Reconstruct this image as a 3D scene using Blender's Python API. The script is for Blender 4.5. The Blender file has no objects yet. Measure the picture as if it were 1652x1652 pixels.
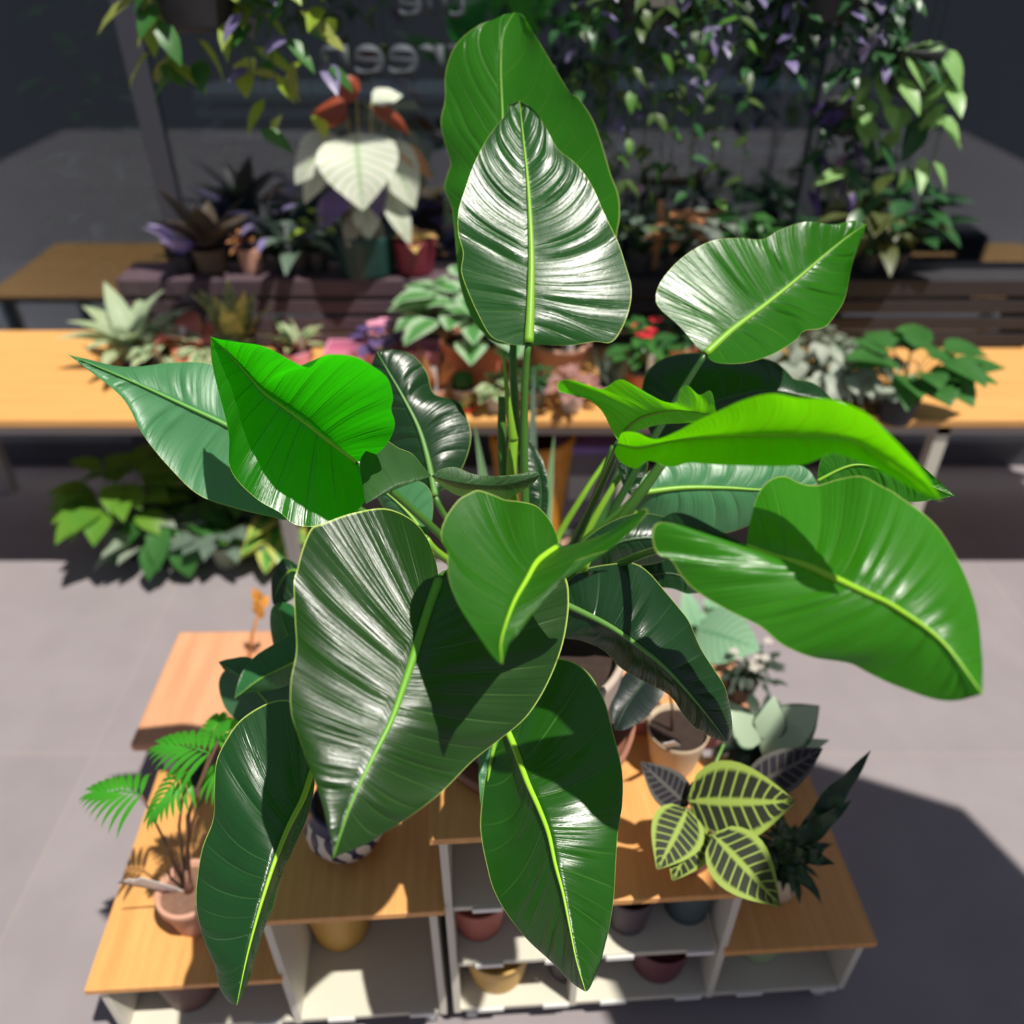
import bpy, math, random
from mathutils import Vector, Matrix, noise
R = math.radians
PI = math.pi
rnd = random.Random(7)
COL = bpy.context.scene.collection

# ------------------------------------------------------------------ camera
F = 1340.0; CX = CY = 826.0; PITCH = R(36.0); EYE = 1.6
cp, sp = math.cos(PITCH), math.sin(PITCH)
cam = bpy.data.cameras.new('camera'); cam.sensor_width = 36; cam.lens = 36*F/1652
cam.clip_start = .02
co = bpy.data.objects.new('camera', cam); COL.objects.link(co)
co.location = (0, 0, EYE); co.rotation_euler = (PI/2-PITCH, 0, 0)
cam.dof.use_dof = True; cam.dof.focus_distance = .86; cam.dof.aperture_fstop = 2.5
bpy.context.scene.camera = co
vs = bpy.context.scene.view_settings
vs.view_transform = 'Standard'; vs.look = 'None'; vs.exposure = 0.2; vs.gamma = 1; vs.use_curve_mapping = False

def at(px, py, d):                       # point seen at a pixel, at distance d along the view axis
    u = (px-CX)/F; v = (py-CY)/F
    return Vector((u*d, d*(cp-v*sp), EYE-d*(sp+v*cp)))
def at_z(px, py, z):
    v = (py-CY)/F
    return at(px, py, (EYE-z)/(sp+v*cp))
def at_y(px, py, Y):
    v = (py-CY)/F
    return at(px, py, Y/(cp-v*sp))

# ------------------------------------------------------------------ objects
def thing(name, label, cat, loc=(0,0,0), rz=0, group=None):
    o = bpy.data.objects.new(name, None); COL.objects.link(o)
    o.empty_display_size = .02
    o.location = loc; o.rotation_euler = (0,0,rz)
    o['label'] = label; o['category'] = cat
    if group: o['group'] = group
    return o
class MB:
    def __init__(s): s.v=[]; s.f=[]; s.uv=[]; s.hasuv=False
    def add(s, vs_, fs, uvs=None):
        n=len(s.v); s.v+= [tuple(p) for p in vs_]; s.f += [tuple(i+n for i in f) for f in fs]
        if uvs: s.hasuv=True; s.uv+=list(uvs)
        else: s.uv+=[(0.5,0.5)]*len(vs_)
    def box(s, c, d, rz=0):
        x,y,z=d[0]/2,d[1]/2,d[2]/2
        P=[Vector((a*x,b*y,e*z)) for a in(-1,1) for b in(-1,1) for e in(-1,1)]
        M=Matrix.Rotation(rz,3,'Z'); c=Vector(c)
        s.add([M@p+c for p in P],[(0,1,3,2),(4,6,7,5),(0,4,5,1),(2,3,7,6),(0,2,6,4),(1,5,7,3)])
    def span(s, a, b):
        s.box([(a[i]+b[i])/2 for i in range(3)],[abs(b[i]-a[i]) for i in range(3)])
    def lathe(s, prof, seg=40, c=(0,0,0), scal=None):
        vs_=[];fs=[];n=len(prof)
        for k in range(seg):
            a=2*PI*k/seg; sc = scal(a) if scal else 1
            for r,z in prof: vs_.append((c[0]+r*sc*math.cos(a),c[1]+r*sc*math.sin(a),c[2]+z))
        for k in range(seg):
            k2=(k+1)%seg
            for i in range(n-1): fs.append((k*n+i,k2*n+i,k2*n+i+1,k*n+i+1))
        s.add(vs_,fs)
    def disc(s, r, z, seg=32, c=(0,0,0), bump=0):
        vs_=[(c[0],c[1],c[2]+z+bump)];fs=[]
        for q in (.35,.7,1):
            for k in range(seg):
                a=2*PI*k/seg
                vs_.append((c[0]+r*q*math.cos(a),c[1]+r*q*math.sin(a),c[2]+z+(bump*(1-q)+rnd.uniform(-.12,.12)*bump if q<1 else 0)))
        for k in range(seg):
            k2=(k+1)%seg; fs.append((0,1+k,1+k2))
            for j in (0,1): fs.append((1+j*seg+k,1+(j+1)*seg+k,1+(j+1)*seg+k2,1+j*seg+k2))
        s.add(vs_,fs)
    def tube(s, pts, r0, r1=None, seg=8, taper=None):
        pts=[Vector(p) for p in pts]; n=len(pts); r1=r0 if r1 is None else r1
        vs_=[];fs=[]; side=None
        for i,p in enumerate(pts):
            t=(pts[min(i+1,n-1)]-pts[max(i-1,0)])
            if t.length<1e-9: t=Vector((0,0,1))
            t.normalize()
            if side is None:
                side=t.cross(Vector((0,0,1)));
                if side.length<.05: side=t.cross(Vector((0,1,0)))
            side=(side-t*side.dot(t)).normalized(); b=t.cross(side)
            f=i/(n-1); r=taper(f) if taper else r0+(r1-r0)*f
            for k in range(seg):
                a=2*PI*k/seg; vs_.append(p+side*(r*math.cos(a))+b*(r*math.sin(a)))
        for i in range(n-1):
            for k in range(seg):
                k2=(k+1)%seg; fs.append((i*seg+k,i*seg+k2,(i+1)*seg+k2,(i+1)*seg+k))
        fs.append(tuple(range(seg))[::-1]); fs.append(tuple(range((n-1)*seg,n*seg)))
        s.add(vs_,fs)
    def ball(s, c, r, seg=10, sz=1):
        c=Vector(c); prof=[(r*math.sin(PI*i/seg)+1e-5, -r*sz*math.cos(PI*i/seg)) for i in range(seg+1)]
        s.lathe(prof, seg+4, c)
    def leaf(s, base, d, up, L, W, droop=.3, fold=.15, tip=1.0, n=6, wave=0):
        """a leaf blade with a folded midrib that droops along its length"""
        base=Vector(base); d=Vector(d).normalized(); up=Vector(up)
        side=d.cross(up)
        if side.length<.01: side=d.cross(Vector((1,0,0)))
        side.normalize(); nr=side.cross(d).normalized()
        vs_=[];uv=[];fs=[]; p=base.copy(); dd=d.copy(); nn=nr.copy()
        for i in range(n+1):
            f=i/n; w=W/2*math.sin(PI*min(1,(f**.75)*.97+.03))**.8*(1-(f**4)*.3*tip)
            if i in(0,n): w=W*.015
            for q in (-1,-.5,0,.5,1):
                o=side*(w*q)+nn*(abs(q)*w*fold+ (wave*math.sin(f*14+q*2)*abs(q)*w if wave else 0))
                vs_.append(p+o); uv.append((q*.5+.5,f))
            m=Matrix.Rotation(-droop/n,3,side); dd=m@dd; nn=m@nn; p=p+dd*(L/n)
        for i in range(n):
            for j in range(4): fs.append((i*5+j,i*5+j+1,(i+1)*5+j+1,(i+1)*5+j))
        s.add(vs_,fs,uv)
    def build(s, name, m, parent=None, smooth=True, bevel=0, label=None):
        me=bpy.data.meshes.new(name); me.from_pydata(s.v,[],s.f); me.update()
        if s.hasuv:
            l=me.uv_layers.new(name='UVMap')
            for p in me.polygons:
                for li in p.loop_indices: l.data[li].uv=s.uv[me.loops[li].vertex_index]
        me.materials.append(m)
        if smooth: me.polygons.foreach_set('use_smooth',[True]*len(me.polygons))
        o=bpy.data.objects.new(name,me); COL.objects.link(o)
        if parent: o.parent=parent
        if label: o['label']=label
        if bevel:
            b=o.modifiers.new('b','BEVEL'); b.width=bevel; b.segments=2; b.limit_method='ANGLE'
        return o
def box(name, a, b, m, parent=None, bevel=.0015, label=None):
    q=MB(); q.span(a,b); return q.build(name,m,parent,False,bevel,label)
def structure(o): o['kind']='structure'; return o
def tag(o,label,cat,group=None,kind=None):
    o['label']=label; o['category']=cat
    if group:o['group']=group
    if kind:o['kind']=kind
    return o

# ------------------------------------------------------------------ materials
MC={}
def nodes(name):
    m=bpy.data.materials.new(name); m.use_nodes=True; nt=m.node_tree; nt.nodes.clear()
    out=nt.nodes.new('ShaderNodeOutputMaterial'); return m,nt,out
def N(nt,t,**k):
    n=nt.nodes.new(t)
    for a,b in k.items():
        if a.startswith('i_'): n.inputs[a[2:].replace('_',' ')].default_value=b
        else: setattr(n,a,b)
    return n
def math_(nt,op,a,b=None,clamp=False):
    n=nt.nodes.new('ShaderNodeMath'); n.operation=op; n.use_clamp=clamp
    for i,x in enumerate((a,b)):
        if x is None: continue
        if isinstance(x,(int,float)): n.inputs[i].default_value=x
        else: nt.links.new(x,n.inputs[i])
    return n.outputs[0]
def mixc(nt,f,a,b):
    n=nt.nodes.new('ShaderNodeMix'); n.data_type='RGBA'
    for i,x in ((0,f),(6,a),(7,b)):
        if isinstance(x,(int,float)): n.inputs[i].default_value=x
        elif isinstance(x,tuple): n.inputs[i].default_value=(x[0],x[1],x[2],1)
        else: nt.links.new(x,n.inputs[i])
    return n.outputs[2]
def plain(name,c,rough=.5,c2=None,scale=8,metal=0,bump=0,spec=.5,sx=1):
    if name in MC: return MC[name]
    m,nt,out=nodes(name); p=nt.nodes.new('ShaderNodeBsdfPrincipled')
    tc=nt.nodes.new('ShaderNodeTexCoord'); mp=nt.nodes.new('ShaderNodeMapping'); mp.inputs['Scale'].default_value=(1,sx,1)
    nt.links.new(tc.outputs['Object'],mp.inputs[0])
    nz=N(nt,'ShaderNodeTexNoise',i_Scale=float(scale),i_Detail=4.0); nt.links.new(mp.outputs[0],nz.inputs[0])
    c2=c2 or tuple(x*.82 for x in c)
    nt.links.new(mixc(nt,math_(nt,'MULTIPLY_ADD',math_(nt,'SUBTRACT',nz.outputs[0],.5),2.2,),c,c2) if False else mixc(nt,nz.outputs[0],c,c2),p.inputs['Base Color'])
    p.inputs['Roughness'].default_value=rough; p.inputs['Metallic'].default_value=metal; p.inputs['Specular IOR Level'].default_value=spec
    if bump:
        b=N(nt,'ShaderNodeBump',i_Strength=bump,i_Distance=.004); nt.links.new(nz.outputs[0],b.inputs['Height']); nt.links.new(b.outputs[0],p.inputs['Normal'])
    nt.links.new(p.outputs[0],out.inputs[0]); MC[name]=m; return m
def wood(name,c,c2,scale=1,axis=0):
    m,nt,out=nodes(name); p=nt.nodes.new('ShaderNodeBsdfPrincipled')
    tc=nt.nodes.new('ShaderNodeTexCoord'); mp=nt.nodes.new('ShaderNodeMapping')
    mp.inputs['Scale'].default_value=(40*scale,2.2*scale,20*scale) if axis==0 else (2.2*scale,40*scale,20*scale)
    nt.links.new(tc.outputs['Object'],mp.inputs[0])
    nz=N(nt,'ShaderNodeTexNoise',i_Scale=1.6,i_Detail=6.0,i_Roughness=.65); nt.links.new(mp.outputs[0],nz.inputs[0])
    r=N(nt,'ShaderNodeValToRGB'); r.color_ramp.elements[0].position=.3; r.color_ramp.elements[1].position=.72
    r.color_ramp.elements[0].color=(*c2,1); r.color_ramp.elements[1].color=(*c,1)
    nt.links.new(nz.outputs[0],r.inputs[0]); nt.links.new(r.outputs[0],p.inputs['Base Color'])
    p.inputs['Roughness'].default_value=.5
    b=N(nt,'ShaderNodeBump',i_Strength=.12,i_Distance=.001); nt.links.new(nz.outputs[0],b.inputs['Height']); nt.links.new(b.outputs[0],p.inputs['Normal'])
    nt.links.new(p.outputs[0],out.inputs[0]); return m
def blade(name,c,tc_,vein,trans=.35,rough=.28,edge=(.42,.55,.12),fine=.35,tvein=.45,vbump=1.0):
    """glossy leaf with lateral veins; UV.x runs across the blade, UV.y counts the veins"""
    m,nt,out=nodes(name)
    uv=nt.nodes.new('ShaderNodeUVMap'); sx=nt.nodes.new('ShaderNodeSeparateXYZ'); nt.links.new(uv.outputs[0],sx.inputs[0])
    t=math_(nt,'ABSOLUTE',math_(nt,'MULTIPLY_ADD',sx.outputs[0],2.0)); t.node.inputs[2].default_value=0
    ma=t.node.inputs[0].links[0].from_node; ma.inputs[2].default_value=-1.0
    v=sx.outputs[1]
    fr=math_(nt,'FRACT',v); d=math_(nt,'ABSOLUTE',math_(nt,'SUBTRACT',fr,.5))   # 0 mid .. .5 at a vein
    line=N(nt,'ShaderNodeMapRange',i_From_Min=.468,i_From_Max=.497); nt.links.new(d,line.inputs[0])
    fade=math_(nt,'SUBTRACT',1.0,math_(nt,'POWER',t,3.0))
    lm=math_(nt,'MULTIPLY',line.outputs[0],fade)
    # fine secondary striations, broken up by noise
    tcn=nt.nodes.new('ShaderNodeTexCoord')
    nz=N(nt,'ShaderNodeTexNoise',i_Scale=14.0,i_Detail=3.0); nt.links.new(tcn.outputs['Object'],nz.inputs[0])
    cmb=nt.nodes.new('ShaderNodeCombineXYZ'); nt.links.new(math_(nt,'MULTIPLY',t,1.6),cmb.inputs[0]); nt.links.new(math_(nt,'MULTIPLY',v,7.0),cmb.inputs[1])
    st=N(nt,'ShaderNodeTexNoise',i_Scale=1.0,i_Detail=4.0,i_Roughness=.6); nt.links.new(cmb.outputs[0],st.inputs[0])
    base=mixc(nt,nz.outputs[0],tuple(x*.75 for x in c),tuple(min(1,x*1.3) for x in c))
    base=mixc(nt,math_(nt,'MULTIPLY',st.outputs[0],.35),base,tuple(min(1,x*1.7) for x in c))
    col=mixc(nt,math_(nt,'MULTIPLY',lm,.42),base,vein)
    em=N(nt,'ShaderNodeMapRange',i_From_Min=.987,i_From_Max=.996); nt.links.new(t,em.inputs[0])
    col=mixc(nt,em.outputs[0],col,edge)
    tcol=mixc(nt,lm,tc_,tuple(min(1,x*tvein) for x in tc_)); tcol=mixc(nt,math_(nt,'MULTIPLY',st.outputs[0],.55),tcol,tuple(x*.5 for x in tc_))
    p=nt.nodes.new('ShaderNodeBsdfPrincipled'); nt.links.new(col,p.inputs['Base Color'])
    rr=N(nt,'ShaderNodeMapRange',i_To_Min=rough*.75,i_To_Max=rough*1.35); nt.links.new(nz.outputs[0],rr.inputs[0]); nt.links.new(rr.outputs[0],p.inputs['Roughness'])
    p.inputs['Specular IOR Level'].default_value=.58
    wv_=math_(nt,'MULTIPLY',math_(nt,'SINE',math_(nt,'ADD',math_(nt,'MULTIPLY',v,25.13),math_(nt,'MULTIPLY',st.outputs[0],7.0))),.045)
    h=math_(nt,'ADD',math_(nt,'ADD',wv_,math_(nt,'MULTIPLY',st.outputs[0],fine*1.15)),math_(nt,'MULTIPLY',lm,-.5*vbump))
    sp_=N(nt,'ShaderNodeTexNoise',i_Scale=260.0,i_Detail=2.0); nt.links.new(tcn.outputs['Object'],sp_.inputs[0])
    h=math_(nt,'ADD',h,math_(nt,'MULTIPLY',sp_.outputs[0],.05))
    b=N(nt,'ShaderNodeBump',i_Strength=.6,i_Distance=.0022); nt.links.new(h,b.inputs['Height']); nt.links.new(b.outputs[0],p.inputs['Normal'])
    tr=nt.nodes.new('ShaderNodeBsdfTranslucent'); nt.links.new(tcol,tr.inputs[0]); nt.links.new(b.outputs[0],tr.inputs['Normal'])
    mx=nt.nodes.new('ShaderNodeMixShader'); mx.inputs[0].default_value=trans
    nt.links.new(p.outputs[0],mx.inputs[1]); nt.links.new(tr.outputs[0],mx.inputs[2]); nt.links.new(mx.outputs[0],out.inputs[0])
    return m
def fol(name,c,c2=None,rough=.45,scale=25,trans=.3,pattern=None,tcol=None):
    """foliage of a small plant; pattern 'edge' | 'centre' | 'spots' | 'zebra' mixes c2 in"""
    if name in MC: return MC[name]
    m,nt,out=nodes(name); c2=c2 or tuple(x*.5 for x in c)
    tcn=nt.nodes.new('ShaderNodeTexCoord')
    nz=N(nt,'ShaderNodeTexNoise',i_Scale=float(scale),i_Detail=3.0); nt.links.new(tcn.outputs['Object'],nz.inputs[0])
    uv=nt.nodes.new('ShaderNodeUVMap'); sx=nt.nodes.new('ShaderNodeSeparateXYZ'); nt.links.new(uv.outputs[0],sx.inputs[0])
    t=math_(nt,'ABSOLUTE',math_(nt,'SUBTRACT',sx.outputs[0],.5))
    def step(x,a,b):
        r=N(nt,'ShaderNodeMapRange',i_From_Min=a,i_From_Max=b); nt.links.new(x,r.inputs[0]); return r.outputs[0]
    nn=math_(nt,'MULTIPLY',math_(nt,'SUBTRACT',nz.outputs[0],.5),.35)
    if pattern=='edge': f=step(math_(nt,'ADD',t,nn),.40,.47)
    elif pattern=='centre': f=math_(nt,'SUBTRACT',1.0,step(math_(nt,'ADD',t,nn),.18,.3))
    elif pattern=='spots': f=step(nz.outputs[0],.5,.58)
    elif pattern=='zebra':    # dark loops beside the lateral veins, pale midrib and margin
        w=math_(nt,'SINE',math_(nt,'MULTIPLY',math_(nt,'SUBTRACT',sx.outputs[1],math_(nt,'MULTIPLY',t,.25)),62.0))
        loops=step(w,-.97,-.7)
        inner=math_(nt,'MULTIPLY',step(t,.03,.07),math_(nt,'SUBTRACT',1.0,step(t,.36,.42)))
        f=math_(nt,'MULTIPLY',loops,inner)
    elif pattern=='vein':
        w=math_(nt,'SINE',math_(nt,'MULTIPLY',math_(nt,'SUBTRACT',sx.outputs[1],math_(nt,'MULTIPLY',t,.5)),60.0))
        f=math_(nt,'MAXIMUM',step(w,.6,.95),math_(nt,'SUBTRACT',1.0,step(t,.02,.05)))
    else: f=nz.outputs[0]
    col=mixc(nt,f,c,c2)
    p=nt.nodes.new('ShaderNodeBsdfPrincipled'); nt.links.new(col,p.inputs['Base Color']); p.inputs['Roughness'].default_value=rough; p.inputs['Specular IOR Level'].default_value=.2 if pattern=='zebra' else .5
    tr=nt.nodes.new('ShaderNodeBsdfTranslucent')
    if tcol: tr.inputs[0].default_value=(*tcol,1)
    else: nt.links.new(col,tr.inputs[0])
    mx=nt.nodes.new('ShaderNodeMixShader'); mx.inputs[0].default_value=trans
    nt.links.new(p.outputs[0],mx.inputs[1]); nt.links.new(tr.outputs[0],mx.inputs[2]); nt.links.new(mx.outputs[0],out.inputs[0])
    MC[name]=m; return m

M_wood=wood('bamboo top',(.78,.40,.13),(.62,.28,.08))
M_woodx=wood('bench wood',(.78,.42,.14),(.62,.3,.09),1,1)
M_cork=wood('pale pink plywood',(.72,.37,.2),(.58,.27,.14),.8)
M_white=plain('warm white powder coat',(.66,.63,.54),.45,(.62,.59,.5))
M_inside=plain('warm white shelf board',(.58,.55,.44),.5,(.62,.59,.49))
M_strip=plain('white price strip',(.85,.84,.8),.35,(.83,.82,.78))
M_label=plain('white plastic label',(.82,.81,.8),.4)
M_soil=plain('dark potting soil',(.05,.028,.02),.95,(.02,.012,.01),90,bump=.8)
M_soil2=plain('brown dry soil',(.26,.14,.09),.95,(.13,.07,.05),90,bump=.8)
M_black=plain('black plastic',(.02,.022,.03),.5)
M_dark=plain('dark grey pot',(.05,.042,.052),.55)
M_metal=plain('brushed metal',(.6,.6,.62),.35,metal=1)
def pm(n,c,r=.6,**k): return plain('pot '+n,c,r,**k)

PH=blade('philodendron leaf',(.018,.085,.017),(.10,.50,.01),(.15,.34,.07),.30,.25)
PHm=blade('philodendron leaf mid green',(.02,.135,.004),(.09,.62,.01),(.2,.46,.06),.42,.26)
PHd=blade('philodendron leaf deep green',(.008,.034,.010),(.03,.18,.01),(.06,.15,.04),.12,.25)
PHp=blade('philodendron leaf painted sheen',(.06,.21,.085),(.1,.42,.05),(.22,.44,.2),.22,.36)  # paler base colour paints in the light sheen on these leaves
PHl=blade('young lime leaf',(.10,.56,.005),(.27,1.0,.003),(.42,.75,.03),.52,.3,edge=(.62,.72,.05),tvein=1.5)
M_rib=plain('lime green midrib',(.24,.50,.035),.4,(.2,.42,.03))
M_ribp=plain('pale green midrib',(.15,.34,.07),.4)
M_pet=plain('green petiole',(.07,.2,.025),.35,(.05,.15,.02),30)
M_petl=plain('lime petiole',(.22,.45,.03),.35)
M_petd=plain('dark green petiole',(.03,.1,.02),.35)

# ------------------------------------------------------------------ world and sun
w=bpy.data.worlds.new('world'); bpy.context.scene.world=w; w.use_nodes=True
nt=w.node_tree; bg=nt.nodes['Background']
tc=nt.nodes.new('ShaderNodeTexCoord'); sz=nt.nodes.new('ShaderNodeSeparateXYZ'); nt.links.new(tc.outputs['Generated'],sz.inputs[0])
rp=nt.nodes.new('ShaderNodeValToRGB'); rp.color_ramp.elements[0].position=.0; rp.color_ramp.elements[0].color=(.30,.30,.34,1)
rp.color_ramp.elements[1].position=.6; rp.color_ramp.elements[1].color=(.34,.38,.56,1)
e=rp.color_ramp.elements.new(.15); e.color=(.54,.55,.64,1)
nt.links.new(sz.outputs[2],rp.inputs[0]); nt.links.new(rp.outputs[0],bg.inputs[0]); bg.inputs[1].default_value=.40
SUN=Vector((.34,-.24,1)).normalized()
sl=bpy.data.lights.new('sun','SUN'); sl.energy=4.8; sl.angle=R(.6); sl.color=(1,.955,.87)
so=bpy.data.objects.new('sun',sl); COL.objects.link(so); so.rotation_euler=SUN.to_track_quat('Z','Y').to_euler(); so.location=(1,-1,4)

# ------------------------------------------------------------------ setting
def floor_mat():
    m,nt,out=nodes('grey concrete paving'); p=nt.nodes.new('ShaderNodeBsdfPrincipled'); tc=nt.nodes.new('ShaderNodeTexCoord')
    mp=nt.nodes.new('ShaderNodeMapping'); mp.inputs['Location'].default_value=(.18,.36,0); nt.links.new(tc.outputs['Object'],mp.inputs[0])
    br=N(nt,'ShaderNodeTexBrick',i_Scale=1.0,i_Mortar_Size=.004); br.offset=0; br.inputs['Brick Width'].default_value=.8; br.inputs['Row Height'].default_value=.8
    br.inputs['Mortar Smooth'].default_value=.3
    br.inputs['Color1'].default_value=(1,1,1,1); br.inputs['Color2'].default_value=(.93,.93,.95,1); br.inputs['Mortar'].default_value=(1.08,1.05,1.0,1)
    nt.links.new(mp.outputs[0],br.inputs[0])
    nz=N(nt,'ShaderNodeTexNoise',i_Scale=7.0,i_Detail=6.0); nt.links.new(tc.outputs['Object'],nz.inputs[0])
    c=mixc(nt,nz.outputs[0],(.235,.205,.215),(.31,.275,.28))
    mu=nt.nodes.new('ShaderNodeMix'); mu.data_type='RGBA'; mu.blend_type='MULTIPLY'; mu.inputs[0].default_value=1; nt.links.new(c,mu.inputs[6]); nt.links.new(br.outputs[0],mu.inputs[7])
    nt.links.new(mu.outputs[2],p.inputs['Base Color']); p.inputs['Roughness'].default_value=.8
    nt.links.new(p.outputs[0],out.inputs[0]); return m
fl=structure(box('floor',(-4,-3,-.05),(4,5.2,0),floor_mat(),bevel=0))
YG=2.5
M_in=plain('dim shop interior',(.05,.065,.08),.8,(.03,.04,.05),3)
M_frame=plain('dark window frame',(.06,.065,.085),.4)
structure(box('wall_back',(-4,4.6,0),(4,4.7,3),M_in,bevel=0))
structure(box('wall_left',(-4,YG+.05,0),(-3.9,4.6,3),M_in,bevel=0))
structure(box('wall_right',(3.9,YG+.05,0),(4,4.6,3),M_in,bevel=0))
structure(box('ceiling',(-4,YG,3),(4,4.7,3.1),M_in,bevel=0))
structure(box('baseboard_back',(-4,YG-.02,0),(4,YG+.05,.22),M_frame))
def glass():
    m,nt,out=nodes('shop window glass'); t=nt.nodes.new('ShaderNodeBsdfTransparent'); t.inputs[0].default_value=(.62,.68,.72,1)
    g=nt.nodes.new('ShaderNodeBsdfGlossy'); g.inputs['Roughness'].default_value=.01; g.inputs[0].default_value=(.9,.95,1,1)
    fr=N(nt,'ShaderNodeFresnel',i_IOR=1.6); mx=nt.nodes.new('ShaderNodeMixShader')
    nt.links.new(math_(nt,'MULTIPLY',fr.outputs[0],1.8,True),mx.inputs[0]); nt.links.new(t.outputs[0],mx.inputs[1]); nt.links.new(g.outputs[0],mx.inputs[2]); nt.links.new(mx.outputs[0],out.inputs[0]); return m
win=bpy.data.objects.new('window_1',None); COL.objects.link(win); win.location=(0,YG,0); structure(win)
pane=box('pane',(-3.9,0,.22),(3.9,.008,3),glass(),win,0)
for x in (-2.6,-1.0,.86,2.5): box('mullion',(x-.028,-.02,.22),(x+.028,.05,3),M_frame,win)
# mirrored writing on the glass
M_txt=plain('faded window lettering',(.085,.10,.12),.7)
def lettering(txt,px,py,hpx,label):
    cu=bpy.data.curves.new('t','FONT'); cu.body=txt; cu.size=1; cu.extrude=.0; cu.offset=.012
    ob=bpy.data.objects.new('t',cu); me=bpy.data.meshes.new_from_object(ob); bpy.data.objects.remove(ob)
    p=at_y(px,py,YG-.003); q=at_y(px,py-hpx,YG-.003); s=(q.z-p.z)/.50
    # serifs: small slabs at the foot of the upright strokes
    me.name='window_lettering'; me.materials.clear(); me.materials.append(M_txt)
    o=bpy.data.objects.new('window_lettering',me); COL.objects.link(o); o.location=p; o.rotation_euler=(PI/2,0,0); o.scale=(-s*1.15,s,s)
    sd=o.modifiers.new('s','SOLIDIFY'); sd.thickness=.002/s
    return tag(o,label,'lettering','mirrored words on the shop window')
lettering('the',755,28,44,'mirrored pale word the on shop window, at the top edge left of the tallest leaf')
lettering('green',772,124,56,'mirrored pale word green on the shop window, second line beside the tallest leaf')

# shelves inside the shop
M_ledge=plain('pale blue grey shelf edge',(.30,.38,.42),.5); M_ledge2=plain('pale grey shelf edge',(.5,.52,.52),.5)
def inshelf(name,label,x0,x1,ys,Y,mat,th=.022):
    a=at_y(x0,ys[0],Y).x; b=at_y(x1,ys[0],Y).x
    o=thing(name,label,'shelf',((a+b)/2,Y,0))
    zs=[at_y(x0,y,Y).z for y in ys]
    for z in zs: box('shelf_board',(a-(a+b)/2,0,z-th),(b-(a+b)/2,.3,z),mat,o)
    for s in (-1,1): box('upright',(s*(b-a)/2-.015,.26,0),(s*(b-a)/2+.015,.3,max(zs)+.1),M_frame,o)
inshelf('display_shelf','pale shelf boards inside the shop, left of the begonia behind the glass',310,760,(150,178,214),3.55,M_ledge2,.03)
inshelf('display_shelf','blue-grey shelf boards inside the shop behind the right trailing plant',1000,1520,(145,243),3.6,M_ledge,.022)

# ------------------------------------------------------------------ generic pots and plants
def pot_into(parent, r, h, m, taper=.78, rim=.0, soil=M_soil, seg=40, z=0, bulge=0, scal=None, rimh=.18):
    b=r*taper; t=max(.003,r*.06); q=MB()
    prof=[(0.0005,0),(b*.95,0),(b,.002)]
    for i in range(1,9):
        f=i/8; prof.append((b+(r-b)*f+bulge*math.sin(PI*f), h*f*(1-(rimh if rim else 0))))
    if rim: prof+=[(r+rim,h*(1-rimh)),(r+rim*1.15,h*.97),(r+rim*.9,h),(r-t*.3,h)]
    else: prof+=[(r-t*.3,h+t*.3)]
    prof+=[(r-t,h*.985),(r-t*1.2,h*.75),(b*.6,h*.72)]
    q.lathe([(a,c+z) for a,c in prof],seg,(0,0,0),scal); q.build('pot',m,parent)
    if soil:
        d=MB(); d.disc(r-t*1.1,h*.86+z,24,bump=.004); d.build('soil',soil,parent)
def label_stick(parent,p,h=.07,w=.018,lean=(0,0),m=None):
    q=MB(); a=R(12)
    q.box((0,0,h/2),(w,.0012,h)); q.box((0,0,-.008),(w*.5,.0012,.02))
    o=q.build('plant_label',m or M_label,parent,False); o.location=p; o.rotation_euler=(lean[0],lean[1],rnd.uniform(-.5,.5)); return o
def rosette(q,n,L,W,z,el=(.3,1.1),droop=.8,fold=.2,r0=.004,c=(0,0),**k):
    for i in range(n):
        a=i*2.39996+rnd.uniform(-.2,.2); e=el[0]+(el[1]-el[0])*(i/max(1,n-1)); l=L*rnd.uniform(.8,1.1)
        d=Vector((math.cos(a)*math.cos(e),math.sin(a)*math.cos(e),math.sin(e)))
        q.leaf((c[0]+math.cos(a)*r0,c[1]+math.sin(a)*r0,z),d,(0,0,1),l,W*rnd.uniform(.85,1.1),droop,fold,**k)
def bush(q,st,n,rad,h,L,W,z,stems=.0012,droop=.7,c=(0,0),flat=0,wave=0):
    for i in range(n):
        a=rnd.uniform(0,2*PI); rr=rad*math.sqrt(rnd.random()); hh=h*rnd.uniform(.35,1)*(1-.4*(rr/rad)**2)
        tip=Vector((c[0]+math.cos(a)*rr,c[1]+math.sin(a)*rr,z+hh))
        b=Vector((c[0]+math.cos(a)*rr*.15,c[1]+math.sin(a)*rr*.15,z-.004))
        mid=(tip+b)/2+Vector((0,0,hh*.15))
        if st is not None: st.tube([b,mid,tip],stems,stems*.7,5)
        d=Vector((math.cos(a),math.sin(a),rnd.uniform(-.1,.7)-flat))
        q.leaf(tip,d,(0,0,1),L*rnd.uniform(.7,1.15),W*rnd.uniform(.75,1.15),droop,.15,wave=wave)
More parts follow.
